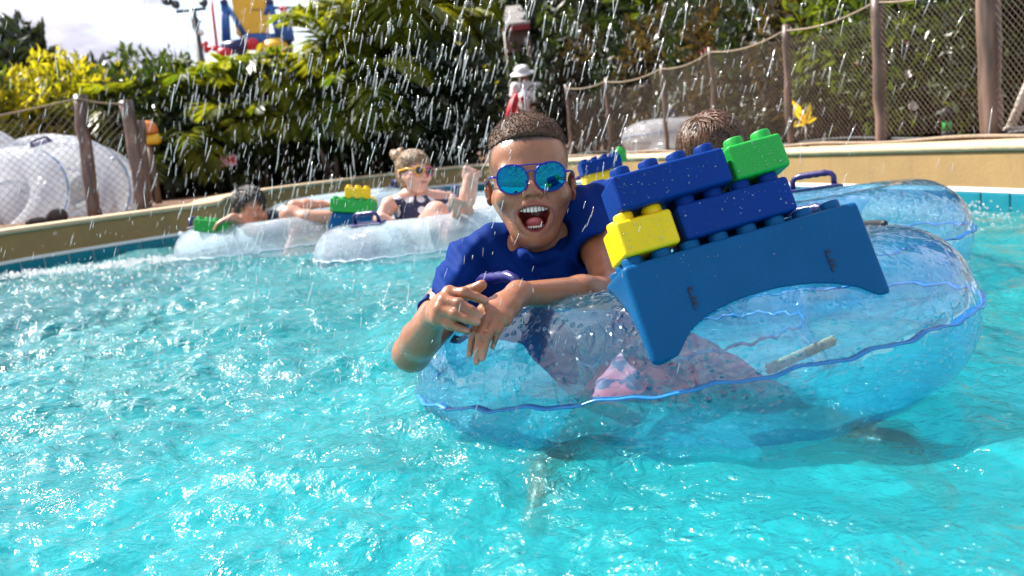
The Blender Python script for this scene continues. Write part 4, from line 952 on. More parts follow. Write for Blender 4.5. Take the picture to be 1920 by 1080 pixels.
sw_pts = [([gc + UC * .035, gc, gp], [.078, .086, .094], .03), ([gc + UC * .03 + RC * .05, gl_ - UC * .02 - RC * .02, gl_ + UC * .012 - RC * .02], [.04, .046, .040], .02), ([gc + UC * .03 - RC * .04, gr + RC * .035 + UC * .015], [.04, .030], .02)]
child(body(sw_pts, [], .006, None, 'swimsuit', None, m_dots, fold=lambda X, Y, Z: .002 * np.sin(70 * X + 30 * Z) * np.sin(60 * Z)), girl)
def g_cut(S, H): front_cut(S, H, -.022, .42, .07)
hair_locks(GH, m_hair_blond, girl, 700, .07, (.02, .115, .05), lambda p: p[1] > -.052 + .75 * (.06 - p[2]), lift=.006, sweep=(0, 0, 0), name='hair_strands').name
hair_cap(GH, m_hair_blond, girl, extra=(((-.025, .105, .075), (.034, .034, .034)), ((-.04, .125, .09), (.02, .02, .024)), ((-.01, .10, .105), (.016, .02, .02))), cut=g_cut, h=.005, thick=.003)
m_yf = pmat('yellow_frame', (.85, .45, .02), rough=.3); m_pf = pmat('pink_frame', (.75, .06, .20), rough=.3); m_dl = pmat('dark_lens', (.006, .007, .010), rough=.08, coat=.5)
gs = empty('sunglasses'); child(gs, girl); gs.location = Vector(GH.o); gs.matrix_parent_inverse = Matrix.Translation(-girl.location)
def gs_child(o): o.parent = gs; o.matrix_parent_inverse = Matrix.Translation(-gs.location); return o
for q, mm in ((-1, m_yf), (1, m_pf)):
    c = np.array((q * .030, -.098, .002)); b = MB().tube([GH.w(c + np.array((.0215 * math.cos(t), .002 * abs(math.cos(t)) * 1.0, .0215 * math.sin(t)))) for t in np.linspace(0, 6.283, 24, endpoint=False)], .0026, 8, closed=True)
    b.tube([GH.w(c + np.array((q * .022, .003, .006))), GH.w((q * .071, -.05, .010)), GH.w((q * .077, .01, .0))], [.004, .0042, .003], 8); gs_child(b.build('frame', mm))
    gs_child(MB().ball(GH.w(c), (.0205, .003, .0195), 18, 8, GH.A).build('lens', m_dl))
gs_child(MB().tube([GH.w((-.009, -.099, .006)), GH.w((0, -.101, .008)), GH.w((.009, -.099, .006))], .003, 8).build('bridge', m_yf))
# dark haired boy slumped in the left ring
b2 = empty('person', P(500, 440, 4.9), 'dark haired boy slumped low in a ring with his chin on his arm', 'person')
d = 4.78; BHd = head_at(467, 392, d, -.80 * FW + .55 * RC - .22 * UC, 1.02, UC - .12 * RC)
bn, bc, bp_ = P(490, 425, d + .05), P(530, 425, d + .10), P(600, 440, d + .12); TAN = (.50, .24, .15)
pts = [([P(476, 412, d + .03), bn], [.036, .038], .03), ([bn, bc, bp_], [.055, .09, .09], .04)]
w1 = P(437, 408, d - .22); pts.append(([bn - UC * .02, P(470, 432, d - .12), w1], [.036, .03, .019], .015)); hand_pts(w1, -.8 * RC - .3 * UC - .3 * FW, UC, pts, .9)
w2 = P(602, 383, d + .05); pts.append(([bc + UC * .04, P(552, 388, d + .05), P(575, 384, d + .05), w2], [.036, .033, .028, .019], .015)); hand_pts(w2, RC - .05 * UC, UC, pts, .9)
pts.append(([bp_, P(545, 404, d - .1), P(575, 410, d - .14), P(625, 405, d - .15)], [.06, .048, .04, .03], .02)); pts.append(([bp_, P(560, 440, d - .12), P(540, 480, d - .2)], [.06, .047, .03], .02))
child(body(pts, [BHd], .0065, TAN, 'body', None, m_skin2), b2)
m_navy = pmat('black_swim_shirt', (.012, .012, .020), rough=.5, var=.2, vscale=20)
child(body([([bn + RC * .01, bc, bp_], [.064, .100, .098], .04), ([bc + UC * .03, P(540, 396, d + .06)], [.05, .042], .02)], [], .007, None, 'swim_shirt', None, m_navy), b2)
hair_locks(BHd, m_hair_dark, b2, 900, .055, (0, .06, .09), lambda p: p[1] > -.062 + .75 * (.062 - p[2]), lift=.012, seed=2)
# boy seen from behind with short brown hair
b3 = empty('person', P(1345, 420, 2.42), 'boy with short brown hair seen from behind above the brick stack', 'person')
d = 2.36; H3 = head_at(1336, 302, d, .93 * FW + .36 * RC, 1.06); n3 = P(1345, 372, d + .02)
pts = [([P(1340, 345, d + .01), n3], [.045, .047], .03), ([n3, P(1352, 440, d + .06), P(1365, 500, d + .1)], [.07, .10, .09], .04), ([n3, P(1265, 392, d + .04)], [.045, .042], .03), ([n3, P(1432, 378, d + .04)], [.045, .042], .03),
       ([P(1265, 392, d + .04), P(1245, 440, d + .14), P(1260, 430, d + .3)], [.042, .032, .02], .02), ([P(1432, 378, d + .04), P(1470, 425, d + .15), P(1470, 420, d + .3)], [.042, .032, .02], .02)]
hand_pts(P(1260, 430, d + .3), FW, UC, pts, .9); hand_pts(P(1470, 420, d + .3), FW, UC, pts, .9)
child(body(pts, [H3], .006, FAIR, 'body', None, m_skin2), b3)
child(body([([n3 - UC * .01, P(1352, 440, d + .06), P(1365, 500, d + .1)], [.075, .108, .098], .04), ([n3, P(1268, 390, d + .04)], [.05, .05], .03), ([n3, P(1428, 380, d + .04)], [.05, .05], .03)], [], .007, None, 'swim_shirt', None, m_navy), b3)
hair_cap(H3, m_hair_brown, b3, cut=lambda S, H: front_cut(S, H, -.045, .5, .06), h=.0055, thick=.002, name='scalp_hair')
hair_locks(H3, m_hair_brown, b3, 2600, .052, (.012, .06, .095), lambda p: p[1] > -.05 and p[2] > -.05, r0=.0019, lift=.011, seed=3)
# bather mostly hidden behind the boy's head
b4 = empty('person', P(1010, 400, 4.6), 'bather mostly hidden behind the laughing boy, one arm stretched along a ring', 'person')
d = 4.62; H4 = head_at(1000, 345, d, -FW + .2 * RC, 1.0); n4 = P(1003, 388, d + .02); w4 = P(905, 388, d - .12)
pts = [([P(1001, 375, d), n4], [.04, .042], .03), ([n4, P(1010, 430, d + .05), P(1015, 465, d + .05)], [.06, .09, .09], .04), ([n4, P(962, 395, d)], [.045, .04], .03), ([P(962, 395, d), P(935, 398, d - .08), w4], [.038, .03, .02], .02), ([n4, P(1050, 395, d), P(1075, 430, d)], [.045, .04, .03], .03)]
hand_pts(w4, -RC + .2 * UC, UC, pts, .9); child(body(pts, [H4], .007, TAN, 'body', None, m_skin2), b4)
child(body([([n4 - UC * .02, P(1010, 430, d + .05), P(1015, 465, d + .05)], [.065, .097, .097], .04)], [], .008, None, 'swim_shirt', None, m_navy), b4)
hair_locks(H4, m_hair_dark, b4, 500, .05, seed=4)
# lifeguard on the far bank
lg = empty('person', P(985, 320, 16.0), 'lifeguard in a white shirt and white cap standing on the far bank', 'person')
d = 16.0; H5 = head_at(980, 143, d, -.9 * FW - .35 * RC - .45 * UC, 1.12); n5 = P(986, 158, d); px = 1800 / d
hipc = P(986, 222, d); foot = hipc + np.array((0, 0, -.86))
pts = [([P(984, 150, d), n5], [.055, .06], .03), ([n5 - UC * .06, P(986, 190, d), hipc], [.11, .14, .13], .06), ([n5, P(966, 164, d)], [.06, .06], .03), ([n5, P(1008, 164, d)], [.06, .06], .03),
       ([P(966, 164, d), P(961, 188, d), P(972, 208, d - .12)], [.058, .045, .03], .02), ([P(1008, 164, d), P(1019, 184, d), P(1000, 197, d - .14)], [.058, .045, .03], .02),
       ([hipc - RC * .09, hipc - RC * .11 + np.array((0, 0, -.42)), foot - RC * .11], [.10, .065, .045], .03), ([hipc + RC * .09, hipc + RC * .11 + np.array((0, 0, -.42)), foot + RC * .11], [.10, .065, .045], .03),
       ([foot - RC * .11, foot - RC * .11 + np.array((0, -.16, -.03))], [.045, .035], .02), ([foot + RC * .11, foot + RC * .11 + np.array((0, -.16, -.03))], [.045, .035], .02)]
hand_pts(P(972, 208, d - .12), -.5 * UC + RC, -FW, pts, 1.3, .018); hand_pts(P(1000, 197, d - .14), -RC - .3 * UC, -FW, pts, 1.3, .018)
child(body(pts, [H5], .014, (.26, .13, .08), 'body', None, m_skin2), lg)
m_white = pmat('white_cotton', (.80, .80, .82), rough=.7, var=.05, vscale=6); m_red = pmat('red_fabric', (.62, .015, .03), rough=.5, var=.1, vscale=6)
child(body([([n5 - UC * .06, P(986, 188, d), P(986, 208, d)], [.125, .16, .15], .06), ([n5 - UC * .02, P(966, 164, d), P(963, 178, d)], [.075, .075, .072], .04), ([n5 - UC * .02, P(1008, 164, d), P(1014, 178, d)], [.075, .075, .072], .04)], [], .014, None, 'shirt', None, m_white, fold=lambda X, Y, Z: .006 * np.sin(30 * X + 14 * Z)), lg)
child(body([([hipc + UC * .03, hipc - UC * .05], [.15, .15], .06), ([hipc - RC * .09, hipc - RC * .11 + np.array((0, 0, -.35))], [.115, .10], .04), ([hipc + RC * .09, hipc + RC * .11 + np.array((0, 0, -.35))], [.115, .10], .04)], [], .016, None, 'shorts', None, m_red), lg)
b = MB().lathe([(.205, -.006), (.20, .0), (.135, .012), (.125, .03), (.122, .075), (.095, .115), (.05, .132)], 22, H5.w((0, .0, .045)), H5.A); child(b.build('cap', m_white), lg)
child(MB().ball(P(979, 185, d - .19), (.035, .012, .035), 12, 8).build('chest_emblem', m_red), lg)
fl_ = empty('rescue_float', P(964, 210, d - .18), 'red rescue float hanging at the side of the lifeguard', 'rescue float')
b = MB().tube([P(969, 176, d - .2), P(966, 186, d - .22), P(960, 203, d - .22), P(955, 222, d - .22), P(953, 228, d - .2)], [.03, .075, .08, .075, .03], 12); child(b.build('float_body', m_red), fl_)
child(MB().tube([P(969, 176, d - .2), P(974, 168, d - .17), P(980, 160, d - .1)], .014, 6).build('strap', m_black), fl_)

# ------------------------------------------------------------------ fences
m_wood = strand_mat('weathered_log', (.065, .040, .028), (.21, .13, .095), (22, 22, 4))
m_net = pmat('net_cord', (.17, .125, .095), rough=.8, var=.2, vscale=30)
m_cord = pmat('thick_rope', (.27, .20, .135), rough=.85, var=.25, vscale=60, bump=.4, bscale=150)
m_pipe = pmat('dark_pipe', (.03, .03, .03), rough=.5); m_pale = pmat('pale_beam', (.62, .55, .48), rough=.7, var=.15, vscale=12)
def log_mesh(p0, p1, r, seed):
    rr_ = np.random.default_rng(seed); n = 9; b = MB(); pts = [p0 + (p1 - p0) * t + np.array((rr_.normal() * .004, rr_.normal() * .004, 0)) for t in np.linspace(0, 1, n)]
    b.tube(pts, [r * rr_.uniform(.93, 1.07) for _ in range(n)], 14); return b
def z_at(q, ypx):
    """height above the point q whose picture row is ypx"""
    lo, hi = -1.0, 6.0
    for _ in range(40):
        m_ = (lo + hi) / 2; y = proj(np.array((q[0], q[1], m_)))[1]
        if y > ypx: lo = m_
        else: hi = m_
    return lo
def net_object(base, tops, zb, parent, cell, r, name='net'):
    """diamond net hung between posts: base (n,2) points, tops heights at the posts, sagging between"""
    d = np.r_[0, np.cumsum(np.linalg.norm(np.diff(base, axis=0), axis=1))]; L = d[-1]
    def xy(s): return np.array([np.interp(s, d, base[:, 0]), np.interp(s, d, base[:, 1])]).T
    def top(s):
        s = np.clip(s, 0, L); k = np.clip(np.searchsorted(d, s, side='right') - 1, 0, len(d) - 2); t = (s - d[k]) / (d[k + 1] - d[k]); T = np.asarray(tops)
        return T[k] * (1 - t) + T[k + 1] * t - .11 * np.minimum(1, (d[k + 1] - d[k])) * t * (1 - t) * 1.6
    b = MB(); hmax = max(tops) - zb
    for sg in (1, -1):
        for s0 in np.arange(-hmax, L + hmax, cell):
            hs = np.linspace(0, hmax, 9); s = s0 + sg * hs; ok = (s >= 0) & (s <= L); ok &= (zb + hs) <= top(s) + .03
            idx = np.where(ok)[0]
            if len(idx) < 2: continue
            q = xy(s[idx]); wob = .006 * np.sin(s[idx] * 9 + hs[idx] * 14 + sg); n_ = np.stack([q[:, 0] + wob, q[:, 1] + wob + .002 * sg, np.minimum(zb + hs[idx], top(s[idx]))], 1)
            b.tube(n_, r, 3, cap=False)
    o = b.build(name, m_net, parent); ss = np.linspace(0, L, int(L / .06) + 2); q = xy(ss)
    MB().tube(np.c_[q, top(ss)], r * 4.2, 8).build('top_rope', m_cord, parent); return top, xy, L
off = WC - WN * .30
pr = proj(np.c_[off, np.full(len(off), .22)]); right = (off[:, 0] > .2) & (off[:, 1] < 9)
fr_ = empty('net_fence', (0, 0, 0), 'long rope net fence on log posts behind the sunlit tan wall', 'net fence')
posts = [(2350, -260), (1862, -45), (1648, 4), (1486, 57), (1343, 97), (1249, 129), (1146, 153), (1075, 165)]
base = []; tops = []
for i, (px_, ty_) in enumerate(posts):
    k = np.where(right)[0][np.argmin(np.abs(pr[right][:, 0] - px_))]; q = off[k]; base.append(q); zt = z_at(q, ty_); tops.append(zt)
    r_ = .046 if i in (1,) else .031 if i == 2 else .022 if i == 3 else .016
    log_mesh(np.array((q[0], q[1], .15)), np.array((q[0] + .01, q[1], zt + .03)), r_, i).build('post', m_wood, fr_)
base = np.array(base)
ks = [np.where(right)[0][np.argmin(np.abs(pr[right][:, 0] - p_[0]))] for p_ in posts]
net_object(base, tops, .26, fr_, .032, .0012)
k0, k1_ = min(ks), max(ks); ln = off[k0:k1_ + 1]; MB().tube(np.c_[ln + .02, .245 + .012 * np.sin(np.arange(len(ln)) * .21)], .011, 8).build('bottom_pipe', m_pipe, fr_)
MB().tube(np.c_[ln - .05, .238 + .006 * np.sin(np.arange(len(ln)) * .3 + 1)], .009, 8).build('bottom_rope', m_cord, fr_)
q = P(1893, 243, proj(np.r_[base[1], .24])[2] + .03); MB().tube([q, P(1960, 80, proj(q)[2] - .12)], .020, 8).build('brace', m_pale, fr_)
MB().tube([P(1884, 246, proj(q)[2]), P(1990, 240, proj(q)[2] - .25)], .018, 8).build('bottom_rail', m_pale, fr_)
# left fence with two leaning posts
fl2 = empty('net_fence', (0, 0, 0), 'short rope net fence with two leaning log posts in front of the stacked rings', 'net fence')
lp = [(P(-330, 520, 6.2), P(-330, 250, 6.2)), (P(178, 402, 6.75), P(147, 180, 6.75)), (P(268, 394, 6.85), P(236, 190, 6.85))]
for i, (a_, b_) in enumerate(lp): log_mesh(a_ - .06 * (b_ - a_), b_, .047, 20 + i).build('post', m_wood, fl2)
log_mesh(P(275, 388, 7.5), P(262, 228, 7.5), .045, 29).build('post', m_wood, fl2)
net_object(np.array([p_[0][:2] * .4 + p_[1][:2] * .6 for p_ in lp]), [p_[1][2] - .02 for p_ in lp], .20, fl2, .055, .0016)

# ------------------------------------------------------------------ vegetation
def leaf_mat(name, c1, c2, transl=.45, rough=.38, scale=3.0):
    m, t = mat(name); g = NT(t); tc = g.n('ShaderNodeTexCoord'); oi = g.n('ShaderNodeObjectInfo'); n = g.n('ShaderNodeTexNoise', {'Vector': tc.outputs['Object'], 'Scale': scale, 'Detail': 5.0})
    ad = g.n('ShaderNodeMath', {0: oi.outputs['Random'], 1: .35}, operation='MULTIPLY'); a2 = g.n('ShaderNodeMath', {0: n.outputs['Fac'], 1: ad.outputs[0]}, operation='ADD')
    rp = g.n('ShaderNodeValToRGB', {0: a2.outputs[0]}); rp.color_ramp.elements[0].position = .42; rp.color_ramp.elements[1].position = .85; rp.color_ramp.elements[0].color = c4(c1); rp.color_ramp.elements[1].color = c4(c2)
    p = g.n('ShaderNodeBsdfPrincipled', {'Base Color': rp.outputs[0], 'Roughness': rough, 'Specular IOR Level': .6}); tm = g.n('ShaderNodeVectorMath', {0: rp.outputs[0], 1: (2.2, 2.0, .7)}, operation='MULTIPLY'); tl = g.n('ShaderNodeBsdfTranslucent', {'Color': tm.outputs[0]})
    ms = g.n('ShaderNodeMixShader', {0: transl, 1: p.outputs[0], 2: tl.outputs[0]}); o = g.n('ShaderNodeOutputMaterial'); g.l(ms.outputs[0], o.inputs[0]); return m
m_leaf = leaf_mat('hedge_leaf', (.022, .045, .010), (.085, .12, .018)); m_leaf_y = leaf_mat('sunlit_tone_leaf', (.08, .12, .012), (.30, .27, .02), .55)  # the yellow copy has the sunlit tone of the hedge top painted in
m_leaf_d = leaf_mat('dark_leaf', (.008, .016, .006), (.028, .045, .012), .25); m_frond = leaf_mat('palm_leaf', (.060, .105, .012), (.22, .235, .02), .5); m_leaf_r = leaf_mat('reddish_leaf', (.022, .018, .012), (.065, .045, .020), .4)  # dark leaf carries hedge-front shade in its colour, palm leaf carries backlit yellow
m_frond_d = leaf_mat('dark_palm_leaf', (.018, .035, .010), (.07, .09, .02), .4); m_trunk = strand_mat('bark', (.03, .02, .014), (.12, .085, .06), (14, 14, 3)); m_flower = pmat('red_flower', (.45, .04, .06), rough=.6, var=.2); m_pfl = pmat('white_flower', (.75, .68, .62), rough=.6, var=.1)  # dark palm is the palm leaf with shade put into its colour
def leaves(n, rad, size, seed, clump=9, aspect=.42, droop=.3, shell=.55, flat=1.0):
    """n folded leaves in clumps spread through an uneven crown volume"""
    r = np.random.default_rng(seed); nc = max(3, n // clump); V = []; F = []
    u = r.normal(size=(nc, 3)); u /= np.linalg.norm(u, axis=1)[:, None]; rad_ = (shell + (1 - shell) * r.uniform(size=nc)) * (1 + .16 * fnoise(u[:, 0], u[:, 1], u[:, 2], .5, seed)) ; cen = u * rad_[:, None] * np.asarray(rad)
    for c in range(nc):
        ax0 = u[c] + r.normal(size=3) * .5 + np.array((0, 0, .35))
        for _ in range(clump):
            d = ax0 + r.normal(size=3) * .85; d[2] -= droop * r.uniform(); d /= np.linalg.norm(d); L = size * r.uniform(.6, 1.35); t = np.cross(d, r.normal(size=3)); t /= np.linalg.norm(t) + 1e-9; n_ = np.cross(d, t)
            p = cen[c] + r.normal(size=3) * size * .35; w = L * aspect * .5; o = len(V)
            V += [p, p + d * L * .45 + t * w + n_ * w * .3, p + d * L, p + d * L * .45 - t * w + n_ * w * .3, p + d * L * .5 - n_ * .02 * L]
            F += [(o, o + 1, o + 4), (o + 1, o + 2, o + 4), (o + 2, o + 3, o + 4), (o + 3, o, o + 4)]
    return mesh_np('leaves', np.array(V), np.array(F), False)
def stems(h, w, seed, n=6, r0=.03):
    r = np.random.default_rng(seed); b = MB()
    for _ in range(n):
        a = r.uniform(0, 6.28); b.tube([np.array((.15 * w * math.cos(a), .15 * w * math.sin(a), -.05)), np.array((.3 * w * math.cos(a), .3 * w * math.sin(a), h * .45)), np.array((.75 * w * math.cos(a + .3), .75 * w * math.sin(a + .3), h * .85))], [r0, r0 * .7, r0 * .3], 6)
    return b.mesh('stems')
BUSH = [leaves(3800, (.62, .55, .62), .088, 50 + i) for i in range(3)]; STEM = [stems(1.0, .6, 60 + i) for i in range(2)]
for me_ in BUSH: me_.materials.append(m_leaf)
for me_ in STEM: me_.materials.append(m_trunk)
def setmat(o, m): o.material_slots[0].link = 'OBJECT'; o.material_slots[0].material = m; return o
def shrub(x, y, z0, s, m, label, group, k=0, zs=1.0, rot=None, name='shrub'):
    root = empty(name, (x, y, z0), label, 'shrub', group); root.rotation_euler = (0, 0, random.uniform(0, 6.28) if rot is None else rot); root.scale = (s, s, s * zs)
    o = bpy.data.objects.new('crown', BUSH[k % 3]); sc.collection.objects.link(o); o.parent = root; o.location = (0, 0, .68); setmat(o, m)
    o = bpy.data.objects.new('stems', STEM[k % 2]); sc.collection.objects.link(o); o.parent = root; return root
def frond_mesh(L, n, seed, lw=.026, ll=.40, arch=.8, name='frond'):
    r = np.random.default_rng(seed); b = MB(); ts = np.linspace(0, 1, 12); pts = np.stack([L * ts * (1 - .25 * ts * arch), 0 * ts, L * (.75 * ts - arch * ts ** 2 * .95)], 1); b.tube(pts, .009 * (1.05 - ts), 5)
    for i in range(n):
        t = .14 + .86 * i / n; p = np.array([np.interp(t, ts, pts[:, k]) for k in range(3)]); q = np.array([np.interp(min(1, t + .03), ts, pts[:, k]) for k in range(3)]); d = (q - p) / (np.linalg.norm(q - p) + 1e-9)
        for sg in (-1, 1):
            l = ll * L * math.sin(math.pi * min(.97, .2 + .75 * t)) * r.uniform(.85, 1.1); e = d * .72 + np.array((0, sg * .75, .15 - .3 * r.uniform())); e /= np.linalg.norm(e); w = np.cross(e, (0, 0, 1)); w /= np.linalg.norm(w); lw_ = lw * L * r.uniform(.8, 1.2)
            b.add([p, p + e * l * .4 + w * lw_ + (0, 0, .01), p + e * l + np.array((0, 0, -.18 * l)), p + e * l * .4 - w * lw_ + (0, 0, .01)], [(0, 1, 2, 3)])
    return b.mesh(name, False)
FROND = [frond_mesh(1.0, 26, 70 + i, arch=a_) for i, a_ in enumerate((.55, .8, 1.0))]
for me_ in FROND: me_.materials.append(m_frond)
def palm(x, y, z0, h, L, m, label, group, nf=13, trunks=1, seed=0):
    r = random.Random(seed); root = empty('palm', (x, y, z0), label, 'palm', group)
    b = MB()
    for k in range(trunks + 2):
        a = r.uniform(0, 6.28); b.tube([np.array((.06 * math.cos(a), .06 * math.sin(a), -.1)), np.array((.10 * math.cos(a), .10 * math.sin(a), h * .6)), np.array((.14 * math.cos(a), .14 * math.sin(a), h))], [.035, .028, .022], 7)
    b.build('trunk', m_trunk, root)
    for i in range(nf):
        o = bpy.data.objects.new('frond', FROND[i % 3]); sc.collection.objects.link(o); o.parent = root; setmat(o, m)
        o.location = (0, 0, h * r.uniform(.72, 1.0)); o.rotation_euler = (r.uniform(-.2, .2), -r.uniform(-.45, .55), i * 2.4 + r.uniform(-.3, .3)); s = L * r.uniform(.75, 1.15); o.scale = (s, s, s)
    return root
def at(px_, d, z=None):
    q = P(px_, 300, d); z = float(ground_z(q[0], q[1])) if z is None else z; return q[0], q[1], z
G_H = 'shrubs of the hedge behind the pool wall'; G_P = 'palms growing over the hedge'; G_R = 'shrubs behind the right net fence'; G_T = 'trees beyond the hedge'
LBL_H = 'leafy green shrub in the dense hedge behind the tan wall'; LBL_P = 'feathery yellow green palm growing above the hedge'; LBL_R = 'dark leafy shrub with pale leaves behind the net fence'
i = 0
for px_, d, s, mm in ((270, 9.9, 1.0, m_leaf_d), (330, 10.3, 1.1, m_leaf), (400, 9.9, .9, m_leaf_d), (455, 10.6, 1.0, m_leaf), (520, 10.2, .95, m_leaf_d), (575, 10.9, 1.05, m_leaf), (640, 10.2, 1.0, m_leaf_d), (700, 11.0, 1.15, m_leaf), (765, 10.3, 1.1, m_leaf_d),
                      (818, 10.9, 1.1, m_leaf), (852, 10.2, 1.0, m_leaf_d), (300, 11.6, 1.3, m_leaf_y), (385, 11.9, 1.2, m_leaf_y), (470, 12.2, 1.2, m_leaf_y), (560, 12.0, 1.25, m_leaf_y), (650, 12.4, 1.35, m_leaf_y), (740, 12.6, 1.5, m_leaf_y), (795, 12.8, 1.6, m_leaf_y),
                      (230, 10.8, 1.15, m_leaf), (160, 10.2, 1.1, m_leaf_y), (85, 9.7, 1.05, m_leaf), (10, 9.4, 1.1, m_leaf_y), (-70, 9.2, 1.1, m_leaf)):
    x, y, z = at(px_, d); lb_, gr_ = {m_leaf: (LBL_H, G_H), m_leaf_d: ('shrub low in the hedge behind the tan wall with shade painted into its dark leaves', 'dark shrubs low in the hedge'), m_leaf_y: ('shrub forming the top of the hedge with sunlight painted into its yellow green leaves', 'sunlit shrubs along the top of the hedge')}[mm]; shrub(x, y, z - .1, s, mm, lb_, gr_, i, 1.05 + .12 * math.sin(i * 2.1)); i += 1
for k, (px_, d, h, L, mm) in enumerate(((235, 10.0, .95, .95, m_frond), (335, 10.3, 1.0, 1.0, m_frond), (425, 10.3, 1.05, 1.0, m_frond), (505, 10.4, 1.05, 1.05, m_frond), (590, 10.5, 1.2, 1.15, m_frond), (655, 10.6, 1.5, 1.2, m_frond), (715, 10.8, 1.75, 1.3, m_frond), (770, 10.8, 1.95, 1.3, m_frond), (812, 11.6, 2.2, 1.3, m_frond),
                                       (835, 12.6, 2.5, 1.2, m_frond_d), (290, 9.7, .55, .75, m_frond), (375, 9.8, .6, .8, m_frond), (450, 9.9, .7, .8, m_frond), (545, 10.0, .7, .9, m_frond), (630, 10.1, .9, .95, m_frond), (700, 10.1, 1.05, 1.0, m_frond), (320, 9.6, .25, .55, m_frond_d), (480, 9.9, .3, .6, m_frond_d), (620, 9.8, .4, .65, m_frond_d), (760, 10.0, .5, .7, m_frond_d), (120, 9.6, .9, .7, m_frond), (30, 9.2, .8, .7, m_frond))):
    x, y, z = at(px_, d); palm(x, y, z, h, L, mm, LBL_P if mm is m_frond else 'palm clump by the hedge with shade painted into its dark green fronds', G_P if mm is m_frond else 'dark palm clumps in front of the hedge', 12, 1, k)
# trees: trunk with limbs and a crown
def tree(x, y, z, h, w, m, label, group, seed, leaf=.26, n=5200, name='tree'):
    root = empty(name, (x, y, z), label, 'tree', group); r = np.random.default_rng(seed); b = MB()
    b.tube([np.array((0, 0, -.2)), np.array((.05, .03, h * .3)), np.array((-.03, .06, h * .62))], [.16, .12, .07], 9)
    for _ in range(7):
        a = r.uniform(0, 6.28); s_ = h * r.uniform(.25, .5); b.tube([np.array((0, 0, s_)), np.array((.4 * w * math.cos(a), .4 * w * math.sin(a), s_ + h * .18)), np.array((.75 * w * math.cos(a), .75 * w * math.sin(a), s_ + h * .32))], [.07, .045, .02], 6)
    b.build('trunk', m_trunk, root)
    me = leaves(n, (w, w, h * .42), leaf, seed, clump=14, shell=.35); o = link('crown', me, m, root); o.location = (0, 0, h * .60); return root
for k, (px_, d, h, w, lb) in enumerate(((-60, 17, 3.1, 1.3, 'dark bushy tree at the far left rising over the hedge'), (60, 18, 3.35, 1.0, 'dark bushy tree against the clouds beyond the stacked rings'), (200, 21, 2.9, .7, 'small dark round tree against the clouds beside the dark bushy trees'))):
    x, y, z = at(px_, d); tree(x, y, 0, h, w, m_leaf_d, lb, None, 80 + k)
LBL_T = 'tall dense tree with dark foliage filling the view behind the lifeguard and the net fence'
for k, (px_, d, h, w, mm) in enumerate(((945, 21.5, 4.8, 1.5, m_leaf_d), (1050, 20.5, 4.6, 1.4, m_leaf_d), (1165, 17.5, 4.6, 1.2, m_leaf), (1220, 14, 4.2, 1.5, m_leaf_d), (1320, 12.5, 3.9, 1.4, m_leaf_d), (1430, 11, 3.8, 1.4, m_leaf), (1560, 9.8, 3.6, 1.4, m_leaf_d), (1690, 8.6, 3.4, 1.3, m_leaf_d), (1830, 7.8, 3.2, 1.2, m_leaf), (1980, 7.2, 3.2, 1.2, m_leaf_d), (870, 20, 4.4, 1.2, m_leaf))):
    x, y, z = at(px_, d); tree(x, y, 0, h, w, mm, LBL_T, G_T, 90 + k, .20, 6000)
i = 0
for px_, d, s, mm in ((1010, 17.6, 1.25, m_leaf_d), (1090, 13.5, .95, m_leaf_d), (1130, 11, .9, m_leaf_r), (1200, 10.2, .85, m_leaf_d), (1275, 9.6, .95, m_leaf_r), (1350, 8.8, .9, m_leaf_d), (1420, 8.2, .95, m_leaf_r), (1500, 7.6, .95, m_leaf_d), (1570, 7.0, .9, m_leaf_r), (1650, 6.6, .95, m_leaf), (1730, 6.1, .9, m_leaf), (1800, 5.7, .9, m_leaf), (1880, 5.3, .9, m_leaf), (1960, 5.0, .9, m_leaf_d), (1600, 7.9, 1.3, m_leaf), (1760, 7.0, 1.25, m_leaf_d), (1450, 9.2, 1.35, m_leaf_d), (1900, 6.2, 1.2, m_leaf), (950, 18.5, 1.6, m_leaf_d), (800, 14.0, 1.5, m_leaf_d)):
    x, y, z = at(px_, d); lb_, gr_ = {m_leaf: ('mid green leafy shrub behind the net fence', 'green shrubs behind the net fence'), m_leaf_d: ('very dark green shrub among the growth behind the net fence', 'dark shrubs behind the net fence'), m_leaf_r: ('brownish dull shrub behind the net fence', 'brownish shrubs behind the net fence')}[mm]; shrub(x, y, .1, s, mm, lb_, gr_, i, 1.2); i += 1
# loose flowers on the fence shrubs
fb_ = MB().lathe([(.004, -.01), (.026, .006), (.030, .014), (.012, .010)], 7).mesh('flower', False); fb_.materials.append(m_flower)
for px_, py_, d, mm in ((1700, 80, 5.5, m_flower), (1612, 118, 5.9, m_flower), (1580, 98, 6.1, m_flower), (1318, 96, 8.0, m_flower), (1782, 58, 5.2, m_flower), (1545, 72, 6.5, m_flower), (1710, 200, 5.3, m_pfl), (1790, 92, 5.1, m_pfl), (1706, 140, 5.4, m_pfl), (1812, 172, 5.0, m_pfl), (1840, 120, 4.9, m_pfl)):
    o = bpy.data.objects.new('flower', fb_); sc.collection.objects.link(o); o.location = P(px_, py_, d); o.rotation_euler = (1.2, random.uniform(-.5, .5), random.uniform(0, 6)); setmat(o, mm)
    tag(o, 'small red flower among the dark leaves behind the net fence' if mm is m_flower else 'small pale flower among the dark leaves behind the net fence', 'flower', 'flowers on the shrubs behind the net fence')
